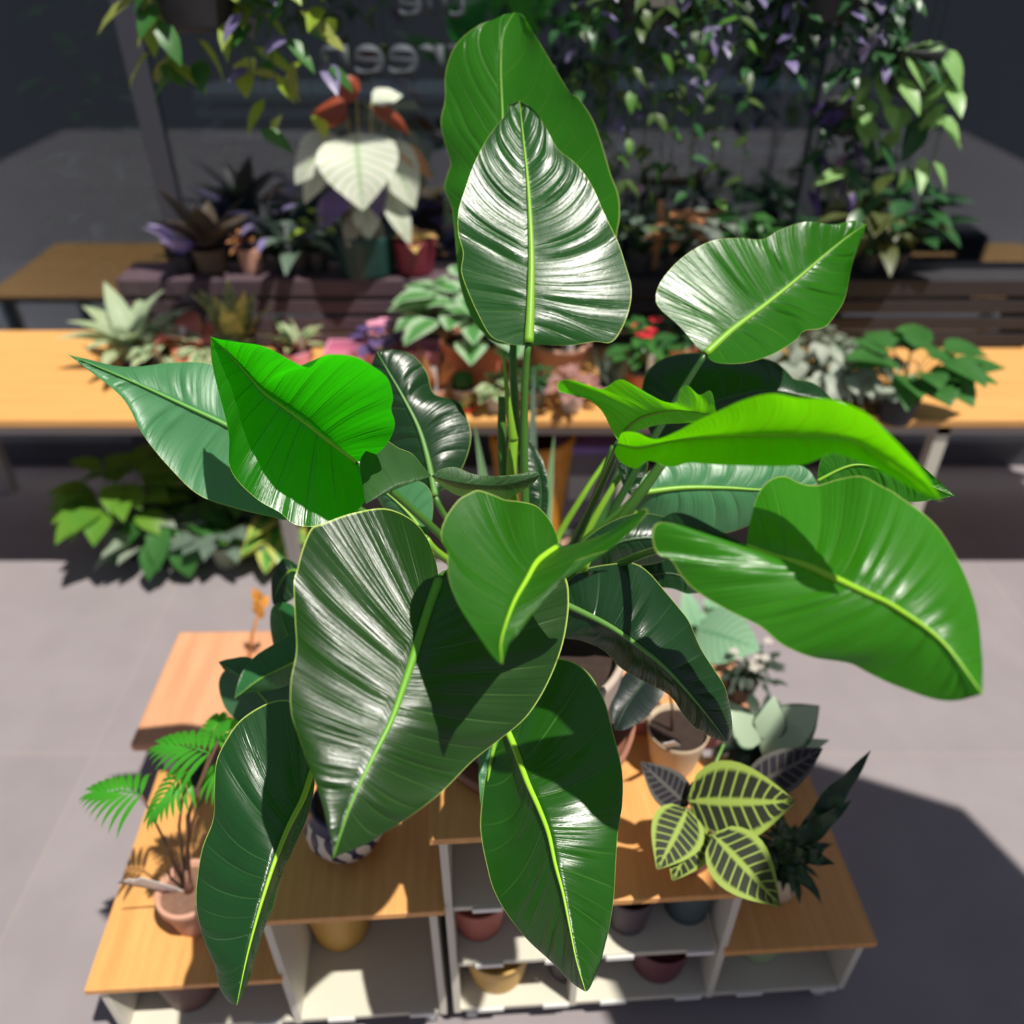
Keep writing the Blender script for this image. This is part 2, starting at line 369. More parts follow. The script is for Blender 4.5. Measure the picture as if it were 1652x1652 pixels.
def potted(name,label,cat,loc,pr,ht,pmat,kind,fm,stem=None,group=None,soil=M_soil,lab=0,rim=.0,taper=.78,flow=None,scal=None,bulge=0,**k):
    o=thing(name,label,cat,loc,0,group)
    pot_into(o,pr,ht,pmat,taper,rim,soil,scal=scal,bulge=bulge)
    q=MB(); st=MB(); z=ht*.86
    if kind=='rosette': rosette(q,z=z,**k)
    elif kind=='bush': bush(q,st,z=z,**k)
    elif kind=='cactus':
        rr=k['rad']; q.lathe([(1e-4,z+rr*1.7)]+[(rr*math.sin(PI*i/12),z+rr*.75+rr*.95*math.cos(PI*i/12)) for i in range(1,12)],48,(0,0,0),lambda a:1+.08*math.cos(12*a))
    elif kind=='spiky':
        for i in range(k['n']):
            a=rnd.uniform(0,2*PI); e=rnd.uniform(.9,1.45); d=Vector((math.cos(a)*math.cos(e),math.sin(a)*math.cos(e),math.sin(e)))
            q.leaf((d.x*.01,d.y*.01,z-.004),d,(math.cos(a+1.5),math.sin(a+1.5),.2),k['L']*rnd.uniform(.6,1.1),k['W'],k.get('droop',.2),.3)
    if q.v: q.build('foliage',fm,o)
    if st.v: st.build('stem',stem or M_petd,o)
    if flow:
        n,col,size,hh=flow
        for i in range(n):
            fq=MB(); a=rnd.uniform(0,6.3); rr=k.get('rad',.05)*rnd.uniform(.1,.8); c=Vector((math.cos(a)*rr,math.sin(a)*rr,z+hh*rnd.uniform(.7,1.05)))
            for j in range(5):
                b=a+j*2*PI/5; fq.leaf(c,(math.cos(b),math.sin(b),.4),(0,0,1),size,size*.8,.5,.1,n=3)
            fq.build('flower',col,o)
    for i in range(lab): label_stick(o,(rnd.uniform(-.5,.5)*pr,-pr*.55,z-.003),rnd.uniform(.06,.09),.016,(rnd.uniform(-.25,.1),rnd.uniform(-.2,.2)))
    return o

# ------------------------------------------------------------------ rolling shelf units
YAW=R(3.3)
def shelf_unit(label,ox,oy,D,sections,zb=.06):
    """sections: (x0,x1,ztop,[shelf heights]); x is measured along the unit's own front edge"""
    o=thing('shelf_unit',label,'shelf unit',(ox,oy,0),YAW)
    t=.012
    for i,(x0,x1,zt,sh) in enumerate(sections):
        box('worktop',(x0-(.012 if i==0 else -.001),-.01,zt),(x1+(.012 if i==len(sections)-1 else -.001),D,zt+.014),M_wood,o,.0015)
        box('base_board',(x0,0,zb),(x1,D-.01,zb+t),M_inside,o)
        box('back_panel',(x0+t,D-.02,zb+t),(x1-t,D-.01,zt),M_inside,o)
        box('front_rail',(x0,-.001,zt-t),(x1,.018,zt),M_white,o)
        for z in sh: box('shelf_board',(x0+t,.001,z-t),(x1-t,D-.021,z),M_inside,o)
        for z in sh+[zb+t]:
            n=2 if x1-x0>.2 else 1
            for j in range(n):
                xx=x0+(x1-x0)*(.2+.55*j); box('price_strip',(xx,-.004,z-t+.001),(xx+.045,-.0005,z-.001),M_strip,o,0)
    xs=sorted(set([s[0] for s in sections]+[s[1] for s in sections]))
    for x in xs:
        zt=max(s[2] for s in sections if s[0]<=x+1e-6 and s[1]>=x-1e-6)
        dx=-t if x==xs[-1] else 0 if x==xs[0] else -t/2
        box('side_panel',(x+dx,-.002,zb),(x+dx+t,D-.008,zt-.0005),M_white,o)
    for x in (xs[0]+.03,xs[-1]-.03):
        for y in (.03,D-.05):
            c=MB(); c.box((x,y,zb-.006),(.03,.03,.01)); c.tube([(x,y,zb-.01),(x,y,.03)],.005,.005,8)
            cc=c.build('caster',M_metal,o)
            wq=MB(); wq.tube([(x-.009,y,.0225),(x+.009,y,.0225)],.022,.022,20); wq.build('wheel',plain('clear grey wheel',(.6,.62,.62),.3),cc)
    return o
UY=.650
L0=at_z(165,1573,.22).x
shelf_unit('white shelf unit with stepped wooden tops left of centre, below the blue and white pot',-.112,UY,.40,
    [(-.545,-.252,.222,[]),(-.252,0,.398,[])])
shelf_unit('white shelf unit on casters carrying the big philodendron, tallest wooden step at its left',-.10,UY+.002,.37,
    [(0,.205,.578,[.398,.228]),(.205,.445,.398,[.228]),(.445,.685,.222,[])])
# low table behind them
lt=thing('low_table','low wide table with pale pink plywood top behind the white shelf units','table',(-.12,1.1,0),R(1))
box('tabletop',(-.66,0,.20),(.63,.33,.222),M_cork,lt,.006)
for x in (-.6,.57):
    for y in (.03,.3): box('leg',(x-.015,y-.015,0),(x+.015,y+.015,.20),M_white,lt)

def upos(px,py,z):      # a spot on a worktop seen at a pixel
    return at_z(px,py,z)
SG='empty pots stored in the shelf units'
def store(px,py,z,r,h,m,label,taper=.8,rim=0.0,yoff=0):
    p=at_z(px,py,z); o=thing('plant_pot',label,'pot',(p.x,p.y+r*taper+yoff,z),0,SG); pot_into(o,r,h,m,taper,rim,None)
    q=MB(); q.disc(r*taper*.95,h*.1,20); q.build('pot_floor',m,o); return o
zb=.0725
store(545,1537,zb,.062,.15,pm('ochre',(.62,.36,.08)),'ochre yellow pot alone in the tall cell of the left shelf unit',.82,.002,.0)
store(300,1634,zb,.055,.11,pm('brown',(.16,.085,.07)),'dark brown pot in the low end cell of the left shelf unit',.8,0,.0)
store(772,1520,.2285,.050,.095,pm('rose red',(.45,.13,.10)),'rose red pot on the upper shelf left of the hanging leaf tip',.78,.001,.0)
store(802,1605,zb,.059,.095,pm('mustard',(.65,.40,.11)),'mustard yellow pot on the bottom board under the rose red pot',.82,.001,.0)
store(917,1588,zb,.043,.09,pm('charcoal',(.045,.04,.05)),'charcoal pot on the bottom board half behind the hanging leaf tip',.8,0,.0)
store(1015,1511,.2285,.041,.095,pm('aubergine grey',(.075,.055,.07)),'dark purple grey pot on the shelf right of the hanging leaf',.8,0,.0)
store(1112,1494,.2285,.046,.095,pm('slate teal',(.04,.075,.085)),'slate teal pot on the shelf beside the dark purple grey one',.8,0,.0)
store(1065,1588,zb,.058,.095,pm('maroon',(.13,.035,.05)),'maroon pot on the bottom board beneath the slate teal pot',.8,0,.0)
store(1228,1556,zb,.054,.095,pm('pale sage',(.33,.42,.24)),'pale sage green pot in the low right end cell',.8,0,.0)

# ------------------------------------------------------------------ the big philodendron
pc=Vector((.03,.845,.592))
ph=thing('philodendron','huge glossy green philodendron with broad leaves standing on the highest wooden step','plant',pc)
def at_ph(p): return Vector(p)-pc
pq=MB()
q=MB(); q.lathe([(1e-3,0),(.15,0),(.156,.004),(.158,.02),(.152,.022),(.147,.008),(1e-3,.007)],56); q.build('saucer',plain('copper brown saucer',(.38,.17,.11),.3,(.3,.13,.09)),ph)
q=MB(); q.lathe([(1e-3,.008),(.118,.008),(.121,.012),(.127,.08),(.131,.155),(.133,.165),(.128,.17),(.122,.165),(.119,.13),(.05,.125)],56)
q.build('pot',plain('greyish beige pot',(.52,.42,.35),.6,(.46,.37,.31),20),ph)
q=MB(); q.disc(.121,.14,40,bump=.012); q.build('soil',M_soil,ph)
CROWN=pc+Vector((0,0,.15))

def poly(pts,n):
    """resample a pixel polyline smoothly (Catmull-Rom, by arc length); entries carry x, y, dz"""
    P=[Vector((p[0],p[1],p[2] if len(p)>2 else float('nan'))) for p in pts]
    # fill missing dz by interpolation between given values
    ks=[i for i,p in enumerate(P) if p.z==p.z]
    for i,p in enumerate(P):
        if p.z!=p.z:
            a=max([k for k in ks if k<i],default=None); b=min([k for k in ks if k>i],default=None)
            if a is None: p.z=P[b].z
            elif b is None: p.z=P[a].z
            else: f=(i-a)/(b-a); f=f*f*(3-2*f); p.z=P[a].z*(1-f)+P[b].z*f
    dense=[]
    m=len(P)
    for i in range(m-1):
        p0=P[max(i-1,0)];p1=P[i];p2=P[i+1];p3=P[min(i+2,m-1)]
        for k in range(12):
            t=k/12; dense.append(.5*((2*p1)+(p2-p0)*t+(2*p0-5*p1+4*p2-p3)*t*t+(3*p1-p0-3*p2+p3)*t**3))
    dense.append(P[-1]); acc=[0]
    for i in range(1,len(dense)): acc.append(acc[-1]+(dense[i].xy-dense[i-1].xy).length)
    out=[];j=0
    for k in range(n):
        s=acc[-1]*k/(n-1)
        while j<len(acc)-2 and acc[j+1]<s: j+=1
        f=(s-acc[j])/max(1e-9,acc[j+1]-acc[j]); out.append(dense[j].lerp(dense[j+1],min(1,f)))
    return out
def big_leaf(mid,s1,s2,zb_,zt_,mat,d1=.0,d2=.0,bow=0,nv=13,cor=.0016,rib=.0035,ribm=None,pet=None,petm=None,petr=.0045,lab=None,name='leaf',parent=None,sweep=.06,adv=.06,power=1.5,seed=0,wv=.0,ribside=-1,crown=None):
    """one leaf blade: midrib and both margins are 3-D curves, the blade is lofted between them along its lateral veins"""
    par=parent or ph; off=pc
    NS=150; NT=12
    base=mid[0]; tip=mid[-1]
    M=poly([(p[0],p[1],0.0) for p in mid],NS+1)
    def dep(s): return zb_+(zt_-zb_)*s+bow*4*s*(1-s)
    def side(pts,d):
        L=[(base[0],base[1],0.0)]+[tuple(p) for p in pts]+[(tip[0],tip[1],0.0)]
        if not any(len(p)>2 for p in pts):
            n=len(pts); L=[L[0]]+[(p[0],p[1],d*math.sin(PI*min(1,max(.0,(i+1)/(n+1))))**.6) for i,p in enumerate(pts)]+[L[-1]]
        return poly(L,NS+1)
    A=side(s1,d1); B=side(s2,d2)
    rr=random.Random(seed*17+3); ph1=rr.uniform(0,6); ph2=rr.uniform(0,6)
    def vg(s): return nv*(s+.016*math.sin(2*PI*2.3*s+ph1)+.010*math.sin(2*PI*5.1*s+ph2))
    vs_=[];uv=[];fs=[]
    cols=list(range(-NT,NT+1))
    for i in range(NS+1):
        s=i/NS; m=M[i]; dm=dep(s)
        mf=M[min(NS,i+int(sweep*NS*2*min(1,s*5)))]
        for c in cols:
            t=abs(c)/NT; Q=A if c<0 else B; sa=(s+adv*4*s*(1-s)*t)*NS; ia=min(NS-1,int(sa)); E=Q[ia].lerp(Q[ia+1],sa-ia)
            ctrl=(m.xy*.5+E.xy*.5)+(mf.xy-m.xy)*.8
            xy=m.xy*(1-t)**2+ctrl*2*t*(1-t)+E.xy*t*t
            dz=E.z*t**power
            g=math.sin(PI*s)**.5 if 0<s<1 else 0
            gv=vg(s)+(.33 if c<0 else 0); am=.65+.5*math.sin(gv*2.4+ph2)
            dz+=cor*am*(.6-abs(math.sin(PI*gv))**.8*1.3)*min(1,t*3)*(1-t**3*.75)*g
            dz+=.0022*math.sin(PI*nv*.37*s+seed+(1.7 if c<0 else 0))*t*g
            if wv: dz+=wv*math.sin(2*PI*3.2*s+seed*1.3+(2 if c<0 else 0))*t**3*g
            d=dm+dz
            vs_.append(at(xy.x,xy.y,d)-off); uv.append((c/NT*.5+.5,gv))
    w_=len(cols)
    for i in range(NS):
        for j in range(w_-1): fs.append((i*w_+j,i*w_+j+1,(i+1)*w_+j+1,(i+1)*w_+j))
    q=MB(); q.add(vs_,fs,uv); lf=q.build(name,mat,par,label=lab)
    if rib:
        r=MB(); pts=[at(M[i].x,M[i].y,dep(i/NS)+ribside*rib*.35)-off for i in range(0,NS+1,3)]
        r.tube(pts,rib,rib*.15,8,taper=lambda f: rib*((1-f)**1.1*.93+.07))
        r.build('midrib',ribm or M_rib,lf)
    if pet is not None:
        b=at(base[0],base[1],zb_); cr=crown if crown else CROWN+Vector((rnd.uniform(-.03,.03),rnd.uniform(-.03,.03),0))
        c1=b+(b-at(mid[1][0],mid[1][1],dep(.15))).normalized()*.05
        if pet: c1=at(*pet)
        c2=cr+Vector((0,0,.12))
        pts=[]
        for k in range(19):
            t=k/18; pts.append(b*(1-t)**3+c1*3*t*(1-t)**2+c2*3*t*t*(1-t)+cr*t**3-off)
        t_=MB(); t_.tube(pts,petr*.8,petr*1.5,10); t_.build('petiole',petm or M_pet,ph)
    return lf

# B tallest leaf at the back
big_leaf([(828,556),(820,480),(814,400),(810,300),(811,200),(808,110),(812,55),(830,20)],
 [(800,552),(765,520),(742,460),(736,400),(733,365),(728,330),(717,305),(722,280),(727,262),(716,225),(711,195),(718,160),(719,115),(736,72),(770,42),(802,30)],
 [(870,556),(930,530),(975,470),(992,400),(996,372),(1000,350),(998,315),(985,280),(972,235),(955,190),(932,157),(920,150),(900,118),(882,88),(858,48),(843,26)],
 1.10,1.13,PHm,d1=.045,d2=-.03,nv=13,adv=.24,seed=1,wv=.004,pet=(822,700,1.12),petr=.006)
# A the bright upright leaf
big_leaf([(853,553),(856,480),(857,400),(852,300),(845,230),(838,163)],
 [(835,557),(812,552),(790,540),(768,500),(750,458),(744,435),(747,408),(739,375),(740,340),(752,300),(766,262),(785,225),(806,197),(819,182),(821,170)],
 [(875,556),(920,557),(960,551),(985,553),(1001,535),(1015,500),(1019,465),(1010,430),(997,390),(975,345),(955,300),(930,265),(900,240),(880,205),(862,178)],
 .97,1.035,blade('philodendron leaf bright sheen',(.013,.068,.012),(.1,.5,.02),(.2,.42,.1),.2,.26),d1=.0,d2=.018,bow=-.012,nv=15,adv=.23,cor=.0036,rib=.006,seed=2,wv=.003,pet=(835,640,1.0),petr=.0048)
# C right upper
big_leaf([(1138,571),(1180,533),(1230,495),(1280,455),(1330,412),(1370,380),(1397,362)],
 [(1125,560),(1100,530),(1080,512),(1064,497),(1058,483),(1063,460),(1085,430),(1115,405),(1150,388),(1190,384),(1230,386),(1260,370),(1300,358),(1345,362),(1375,356)],
 [(1150,583),(1175,587),(1210,584),(1250,570),(1285,548),(1297,534),(1330,528),(1352,502),(1364,478),(1374,430),(1386,395),(1393,374)],
 1.02,1.10,PHm,d1=.004,d2=-.03,nv=15,adv=.16,cor=.0036,rib=.005,seed=3,pet=(1090,640,1.04),petm=M_petd)
# D dark leaf under C
big_leaf([(1050,700),(1110,665),(1180,640),(1250,630),(1345,652)],
 [(1036,660),(1038,612),(1058,585),(1090,572),(1140,569),(1200,574),(1240,580),(1262,592),(1278,610),(1310,617),(1335,636)],
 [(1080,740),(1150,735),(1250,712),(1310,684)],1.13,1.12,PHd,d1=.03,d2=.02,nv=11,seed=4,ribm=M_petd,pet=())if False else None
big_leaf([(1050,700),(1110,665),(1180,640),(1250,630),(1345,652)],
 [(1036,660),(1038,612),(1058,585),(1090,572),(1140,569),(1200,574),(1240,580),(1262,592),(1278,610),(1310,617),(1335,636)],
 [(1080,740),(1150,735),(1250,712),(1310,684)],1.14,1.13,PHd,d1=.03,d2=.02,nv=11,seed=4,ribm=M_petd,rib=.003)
# E lime leaf with its folded lobe
E=big_leaf([(997,716),(1030,722),(1075,712),(1120,706),(1180,703),(1250,702),(1330,702),(1365,706),(1400,724),(1445,750),(1520,808)],
 [(1003,698),(1028,698),(1055,709),(1090,697),(1122,680),(1155,665),(1200,645),(1245,635),(1290,642),(1345,645),(1395,665),(1430,696),(1480,750)],
 [(991,728),(998,742),(1012,752),(1028,756),(1038,745),(1052,744),(1075,752),(1092,752),(1112,747),(1160,750),(1220,752),(1280,752),(1308,746),(1328,733),(1345,732),(1380,742),(1430,765),(1480,792)],
 .77,.54,PHl,d1=-.085,d2=-.04,nv=16,cor=.001,rib=.0018,ribm=plain('yellow green midrib',(.45,.62,.04),.4),seed=5,pet=(990,760,.95),petm=M_petd,lab='vivid lime green young leaf with sunlight shining through',power=1.2)
big_leaf([(998,714),(1012,692),(1040,672),(1095,662),(1156,672)],
 [(985,690,-.01),(970,662,-.02),(945,641,-.04),(920,633,-.055),(903,632,-.06),(900,618,-.065),(915,612,-.065),(945,620,-.06),(970,628,-.05),(1000,612,-.06),(1025,625,-.05),(1050,640,-.04),(1088,650,-.03),(1098,627,-.05),(1110,622,-.05),(1128,637,-.035),(1146,630,-.035),(1152,650,-.015)],
 [(1004,707,0),(1030,695,.005),(1065,685,.01),(1100,683,.01),(1130,680,.01)],
 .79,.79,PHl,nv=12,cor=.0008,rib=.002,ribm=plain('olive midrib',(.2,.3,.03),.5),seed=6,name='leaf_lobe',parent=E,power=1.2)
# F pale leaf behind the lime one
big_leaf([(1028,796),(1100,787),(1170,787),(1240,790),(1320,782)],
 [(1038,770),(1065,750),(1110,735),(1180,735),(1260,740),(1300,755)],
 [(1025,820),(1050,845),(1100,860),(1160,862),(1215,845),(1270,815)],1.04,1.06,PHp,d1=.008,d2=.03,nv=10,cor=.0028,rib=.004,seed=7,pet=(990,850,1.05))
# G big right leaf
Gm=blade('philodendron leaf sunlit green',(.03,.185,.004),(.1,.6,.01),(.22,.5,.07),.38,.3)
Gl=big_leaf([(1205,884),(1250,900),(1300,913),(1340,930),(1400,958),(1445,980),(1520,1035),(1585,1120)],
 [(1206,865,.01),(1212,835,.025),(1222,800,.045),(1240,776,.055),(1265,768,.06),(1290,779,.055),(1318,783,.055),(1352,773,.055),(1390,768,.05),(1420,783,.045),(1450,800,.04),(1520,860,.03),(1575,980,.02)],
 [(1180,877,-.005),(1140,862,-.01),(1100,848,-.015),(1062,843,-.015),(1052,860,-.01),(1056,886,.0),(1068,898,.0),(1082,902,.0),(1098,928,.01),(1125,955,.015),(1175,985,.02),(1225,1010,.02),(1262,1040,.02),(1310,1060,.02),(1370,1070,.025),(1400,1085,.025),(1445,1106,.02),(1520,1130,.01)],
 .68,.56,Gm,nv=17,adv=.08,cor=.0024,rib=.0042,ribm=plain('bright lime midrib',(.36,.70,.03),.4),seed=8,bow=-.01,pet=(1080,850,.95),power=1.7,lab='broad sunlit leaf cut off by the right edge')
big_leaf([(1205,884),(1170,868),(1130,858),(1068,847)],
 [(1190,872),(1150,850),(1112,831),(1085,827),(1070,836)],[(1170,878),(1120,868),(1080,858)],.69,.71,PHd,nv=6,rib=0,seed=3,name='leaf_lobe',parent=Gl)
# H leaf tucked behind the right edge
big_leaf([(1318,776),(1380,750),(1450,765),(1540,800)],[(1325,740),(1350,725),(1400,722),(1470,740)],[(1340,795),(1400,800),(1470,810)],.93,.9,PHm,nv=14,cor=.002,rib=.002,seed=9)
# I dark leaf with blue glints
big_leaf([(912,975),(983,1010),(1040,1050),(1080,1084),(1133,1144),(1173,1197)],
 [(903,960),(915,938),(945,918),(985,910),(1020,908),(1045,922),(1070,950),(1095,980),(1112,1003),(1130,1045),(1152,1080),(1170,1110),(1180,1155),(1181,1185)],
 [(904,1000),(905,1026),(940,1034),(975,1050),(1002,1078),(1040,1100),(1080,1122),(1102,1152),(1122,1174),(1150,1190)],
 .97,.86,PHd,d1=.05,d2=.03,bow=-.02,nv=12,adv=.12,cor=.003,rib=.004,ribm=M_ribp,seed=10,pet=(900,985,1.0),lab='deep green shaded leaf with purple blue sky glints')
# J dark leaves in the crown
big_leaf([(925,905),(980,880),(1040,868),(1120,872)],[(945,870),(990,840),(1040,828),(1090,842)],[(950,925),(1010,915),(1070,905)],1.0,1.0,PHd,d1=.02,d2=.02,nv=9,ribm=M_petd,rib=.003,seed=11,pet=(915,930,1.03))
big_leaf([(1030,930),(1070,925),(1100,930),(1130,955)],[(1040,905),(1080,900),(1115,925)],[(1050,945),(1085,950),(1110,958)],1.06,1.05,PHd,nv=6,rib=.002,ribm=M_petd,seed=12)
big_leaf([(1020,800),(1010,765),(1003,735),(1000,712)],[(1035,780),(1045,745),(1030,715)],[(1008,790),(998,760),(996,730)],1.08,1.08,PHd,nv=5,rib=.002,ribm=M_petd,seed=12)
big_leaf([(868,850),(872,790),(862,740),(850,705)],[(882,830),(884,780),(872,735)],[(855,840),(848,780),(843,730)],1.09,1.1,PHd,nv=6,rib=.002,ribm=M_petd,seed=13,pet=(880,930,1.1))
# K pointed leaf in the middle
big_leaf([(897,884),(868,905),(850,935),(830,970),(815,1010),(808,1040),(810,1071)],
 [(900,872,.02),(889,843,.045),(868,818,.06),(845,810,.06),(815,806,.035),(800,800,.03),(778,792,.03),(768,791,.03),(755,797,.03),(740,806,.03),(722,830,.03),(712,855,.03),(714,876,.025),(722,890,.022),(722,920,.022),(729,950,.02),(745,985,.015),(765,1015,.01),(785,1045,.005),(802,1066,0)],
 [(925,878,-.01),(960,867,-.02),(1000,850,-.03),(1022,832,-.035),(1036,821,-.035),(1046,823,-.03),(1036,838,-.025),(1015,860,-.02),(985,885,-.01),(950,897,0),(925,908,.01),(905,935,.015),(880,965,.02),(850,995,.015),(830,1017,.01),(820,1040,.005),(813,1063,0)],
 .73,.60,blade('philodendron leaf centre',(.02,.11,.005),(.09,.5,.01),(.2,.42,.06),.3,.3),nv=12,cor=.0012,rib=.0032,ribm=plain('bright lime midrib',(.36,.70,.03),.4),seed=14,bow=-.012,sweep=.1,pet=(915,880,.80),power=1.4)
# L the largest leaf in front
big_leaf([(708,936),(690,985),(665,1065),(650,1110),(630,1165),(600,1225),(565,1300),(537,1385)],
 [(703,905,.03),(690,870,.05),(670,843,.05),(640,825,.04),(610,820,.03),(560,830,.02),(520,845,.015),(503,851,.012),(488,885,.005),(479,920,.0),(474,940,.0),(476,1000,-.008),(478,1050,-.012),(469,1100,-.012),(470,1150,-.012),(483,1190,-.012),(500,1240,-.01),(520,1290,-.008),(533,1340,-.004)],
 [(735,905,.02),(780,890,.03),(830,888,.035),(880,900,.05),(912,930,.055),(918,965,.06),(915,1005,.06),(905,1050,.06),(885,1100,.06),(862,1140,.055),(840,1166,.05),(800,1198,.045),(760,1230,.035),(710,1280,.02),(650,1325,.015),(600,1355,.01),(560,1373,.005)],
 .80,.65,blade('philodendron leaf large front',(.010,.038,.005),(.06,.34,.01),(.14,.28,.07),.14,.3,vbump=.8),nv=18,adv=.12,cor=.0031,rib=.0052,ribm=plain('green midrib front',(.16,.42,.03),.4),seed=15,bow=-.02,sweep=.07,pet=(712,905,.88),lab='largest leaf of the plant, hanging in front')
# M lower centre leaf
big_leaf([(812,1165),(830,1205),(850,1260),(870,1305),(885,1345),(896,1395),(908,1440),(918,1490),(930,1550),(945,1600)],
 [(803,1180),(793,1215),(782,1260),(775,1320),(777,1355),(785,1395),(795,1432),(815,1470),(850,1515),(890,1552),(925,1585)],
 [(822,1140),(845,1095),(880,1067),(915,1064),(950,1086),(975,1130),(986,1170),(1003,1240),(1004,1295),(997,1340),(993,1400),(990,1450),(980,1510),(965,1555),(953,1590)],
 .97,.79,blade('philodendron leaf lower',(.010,.068,.003),(.07,.5,.01),(.14,.34,.05),.2,.27),d1=.02,d2=.02,bow=-.015,nv=13,adv=.22,cor=.0034,rib=.0042,ribm=plain('bright lime midrib',(.36,.70,.03),.4),seed=16,sweep=.12,pet=(815,1100,.98))
# N lower left leaf
big_leaf([(503,1240),(490,1285),(465,1335),(445,1385),(430,1430),(415,1480),(398,1545),(382,1622)],
 [(505,1200),(490,1160),(478,1140),(462,1129),(430,1135),(392,1158),(370,1185),(350,1225),(346,1270),(344,1320),(326,1370),(317,1430),(318,1472),(330,1520),(345,1550),(353,1590),(368,1615)],
 [(508,1262),(497,1315),(472,1372),(452,1418),(441,1460),(425,1502),(412,1545),(398,1590)],
 .90,.79,blade('philodendron leaf blue green',(.008,.046,.010),(.05,.4,.02),(.12,.3,.09),.22,.28),d1=.035,d2=.02,bow=-.02,nv=12,adv=.12,cor=.003,rib=.0038,ribm=plain('bright lime midrib',(.36,.70,.03),.4),seed=17,sweep=.1,pet=(600,1080,.98))
# O backlit leaf on the left
big_leaf([(575,745),(535,715),(490,680),(455,655),(425,633),(398,603),(370,572),(340,543)],
 [(600,738,-.03),(625,715,-.08),(637,685,-.11),(631,660,-.13),(634,640,-.15),(625,610,-.17),(600,590,-.18),(570,575,-.18),(530,572,-.17),(514,580,-.16),(498,593,-.15),(470,582,-.14),(440,565,-.12),(415,556,-.10),(390,553,-.07),(360,549,-.03)],
 [(592,765,.0),(592,800,-.01),(575,825,-.02),(545,843,-.03),(510,850,-.035),(475,846,-.035),(450,826,-.035),(418,808,-.035),(385,778,-.04),(370,750,-.045),(370,710,-.05),(365,680,-.045),(356,645,-.035),(345,600,-.02),(341,565,-.01)],
 .90,.86,blade('philodendron leaf backlit',(.016,.09,.008),(.05,1.0,.003),(.2,.5,.05),.62,.27),nv=12,adv=.1,cor=.0032,rib=.003,ribm=plain('bright lime midrib',(.36,.70,.03),.4),seed=18,pet=(640,800,.95),power=1.2,lab='leaf glowing green with sunlight shining through its upper half')
# P pale leaf far left
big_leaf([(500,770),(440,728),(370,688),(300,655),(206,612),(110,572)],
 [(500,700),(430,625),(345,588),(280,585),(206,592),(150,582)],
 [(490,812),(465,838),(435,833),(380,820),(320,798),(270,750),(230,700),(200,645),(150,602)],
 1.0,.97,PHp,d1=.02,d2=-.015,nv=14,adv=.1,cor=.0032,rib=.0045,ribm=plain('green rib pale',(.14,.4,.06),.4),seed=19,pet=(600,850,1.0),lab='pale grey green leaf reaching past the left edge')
# Q dark leaf behind
big_leaf([(702,800),(690,740),(675,690),(650,640),(628,602),(608,568)],
 [(660,790),(630,740),(610,690),(600,640),(598,600)],
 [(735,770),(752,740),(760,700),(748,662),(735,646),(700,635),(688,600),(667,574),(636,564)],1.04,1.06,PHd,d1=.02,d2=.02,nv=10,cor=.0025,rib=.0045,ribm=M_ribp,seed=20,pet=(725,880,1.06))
# R curled leaf above the largest
Rm=blade('philodendron leaf dull',(.03,.085,.022),(.08,.35,.02),(.12,.24,.07),.2,.42)
Rl=big_leaf([(696,768),(670,775),(640,786),(590,813)],
 [(682,752,.03),(665,732,.05),(642,722,.06),(622,709,.06),(608,709,.055),(595,722,.05),(581,743,.04),(584,778,.02)],
 [(680,774,-.004),(655,783,-.008),(620,798,-.005)],.84,.80,Rm,nv=9,cor=.001,rib=0,seed=21)
big_leaf([(696,768),(740,778),(800,783),(871,766)],
 [(712,757,.0),(735,754,.0),(765,765,.0),(800,768,.0),(835,765,.0),(862,760,.0)],
 [(708,780,.05),(735,798,.07),(770,803,.08),(810,806,.07),(842,792,.04),(860,780,.02)],.84,.86,Rm,nv=9,cor=.001,rib=0,seed=22,name='leaf_lobe',parent=Rl)
big_leaf([(688,868),(665,835),(635,805),(608,785)],[(655,862),(625,830),(608,800)],[(697,840),(697,800),(680,778),(640,774)],1.0,1.0,PHp,d1=.02,nv=7,rib=.003,seed=23,pet=(720,930,1.03),petm=M_petl)
# W narrow leaf behind M
big_leaf([(800,1190),(790,1240),(785,1300),(780,1360)],[(778,1195),(772,1240),(776,1310)],[(815,1200),(810,1270),(795,1330)],.97,.95,PHp,nv=7,rib=.003,seed=24,pet=(830,1130,1.0))
# spear of a new leaf and bare stalks
def stalk(pts,r0,r1,m,name='petiole',label=None):
    P=[at(*p)-pc for p in pts]; q=MB(); D=[]
    for i in range(len(P)-1):
        p0=P[max(i-1,0)];p1=P[i];p2=P[i+1];p3=P[min(i+2,len(P)-1)]
        for k in range(6):
            t=k/6; D.append(.5*((2*p1)+(p2-p0)*t+(2*p0-5*p1+4*p2-p3)*t*t+(3*p1-p0-3*p2+p3)*t**3))
    D.append(P[-1]); q.tube(D,r0,r1,10); q.build(name,m,ph,label=label)
stalk([(812,570,1.02),(820,650,1.04),(828,710,1.06)],.0012,.0065,M_petl,'leaf_spear','lime green unrolled spear of a new leaf')
stalk([(828,705,1.06),(826,800,1.08),(845,900,1.12),(856,975,1.17)],.0065,.009,M_petl)
stalk([(810,640,1.07),(812,760,1.09),(835,900,1.13),(850,980,1.17)],.005,.01,M_pet)
stalk([(1070,745,1.0),(1030,800,1.02),(985,860,1.05),(920,940,1.1),(880,985,1.16)],.006,.009,M_pet)
stalk([(990,720,1.0),(965,790,1.03),(935,860,1.07),(900,930,1.12),(875,985,1.17)],.004,.008,M_pet)
for a,b,c in ((1000,720,1.1),(960,720,1.2),(1040,760,1.15)):
    stalk([(a+20,b+20,c),(a-20,b+80,c),(a-70,b+170,c+.02),(880,985,1.18)],.003,.007,M_petl)
stalk([(945,905,.98),(925,960,1.02),(905,1010,1.08),(890,1060,1.13)],.006,.008,M_petl)
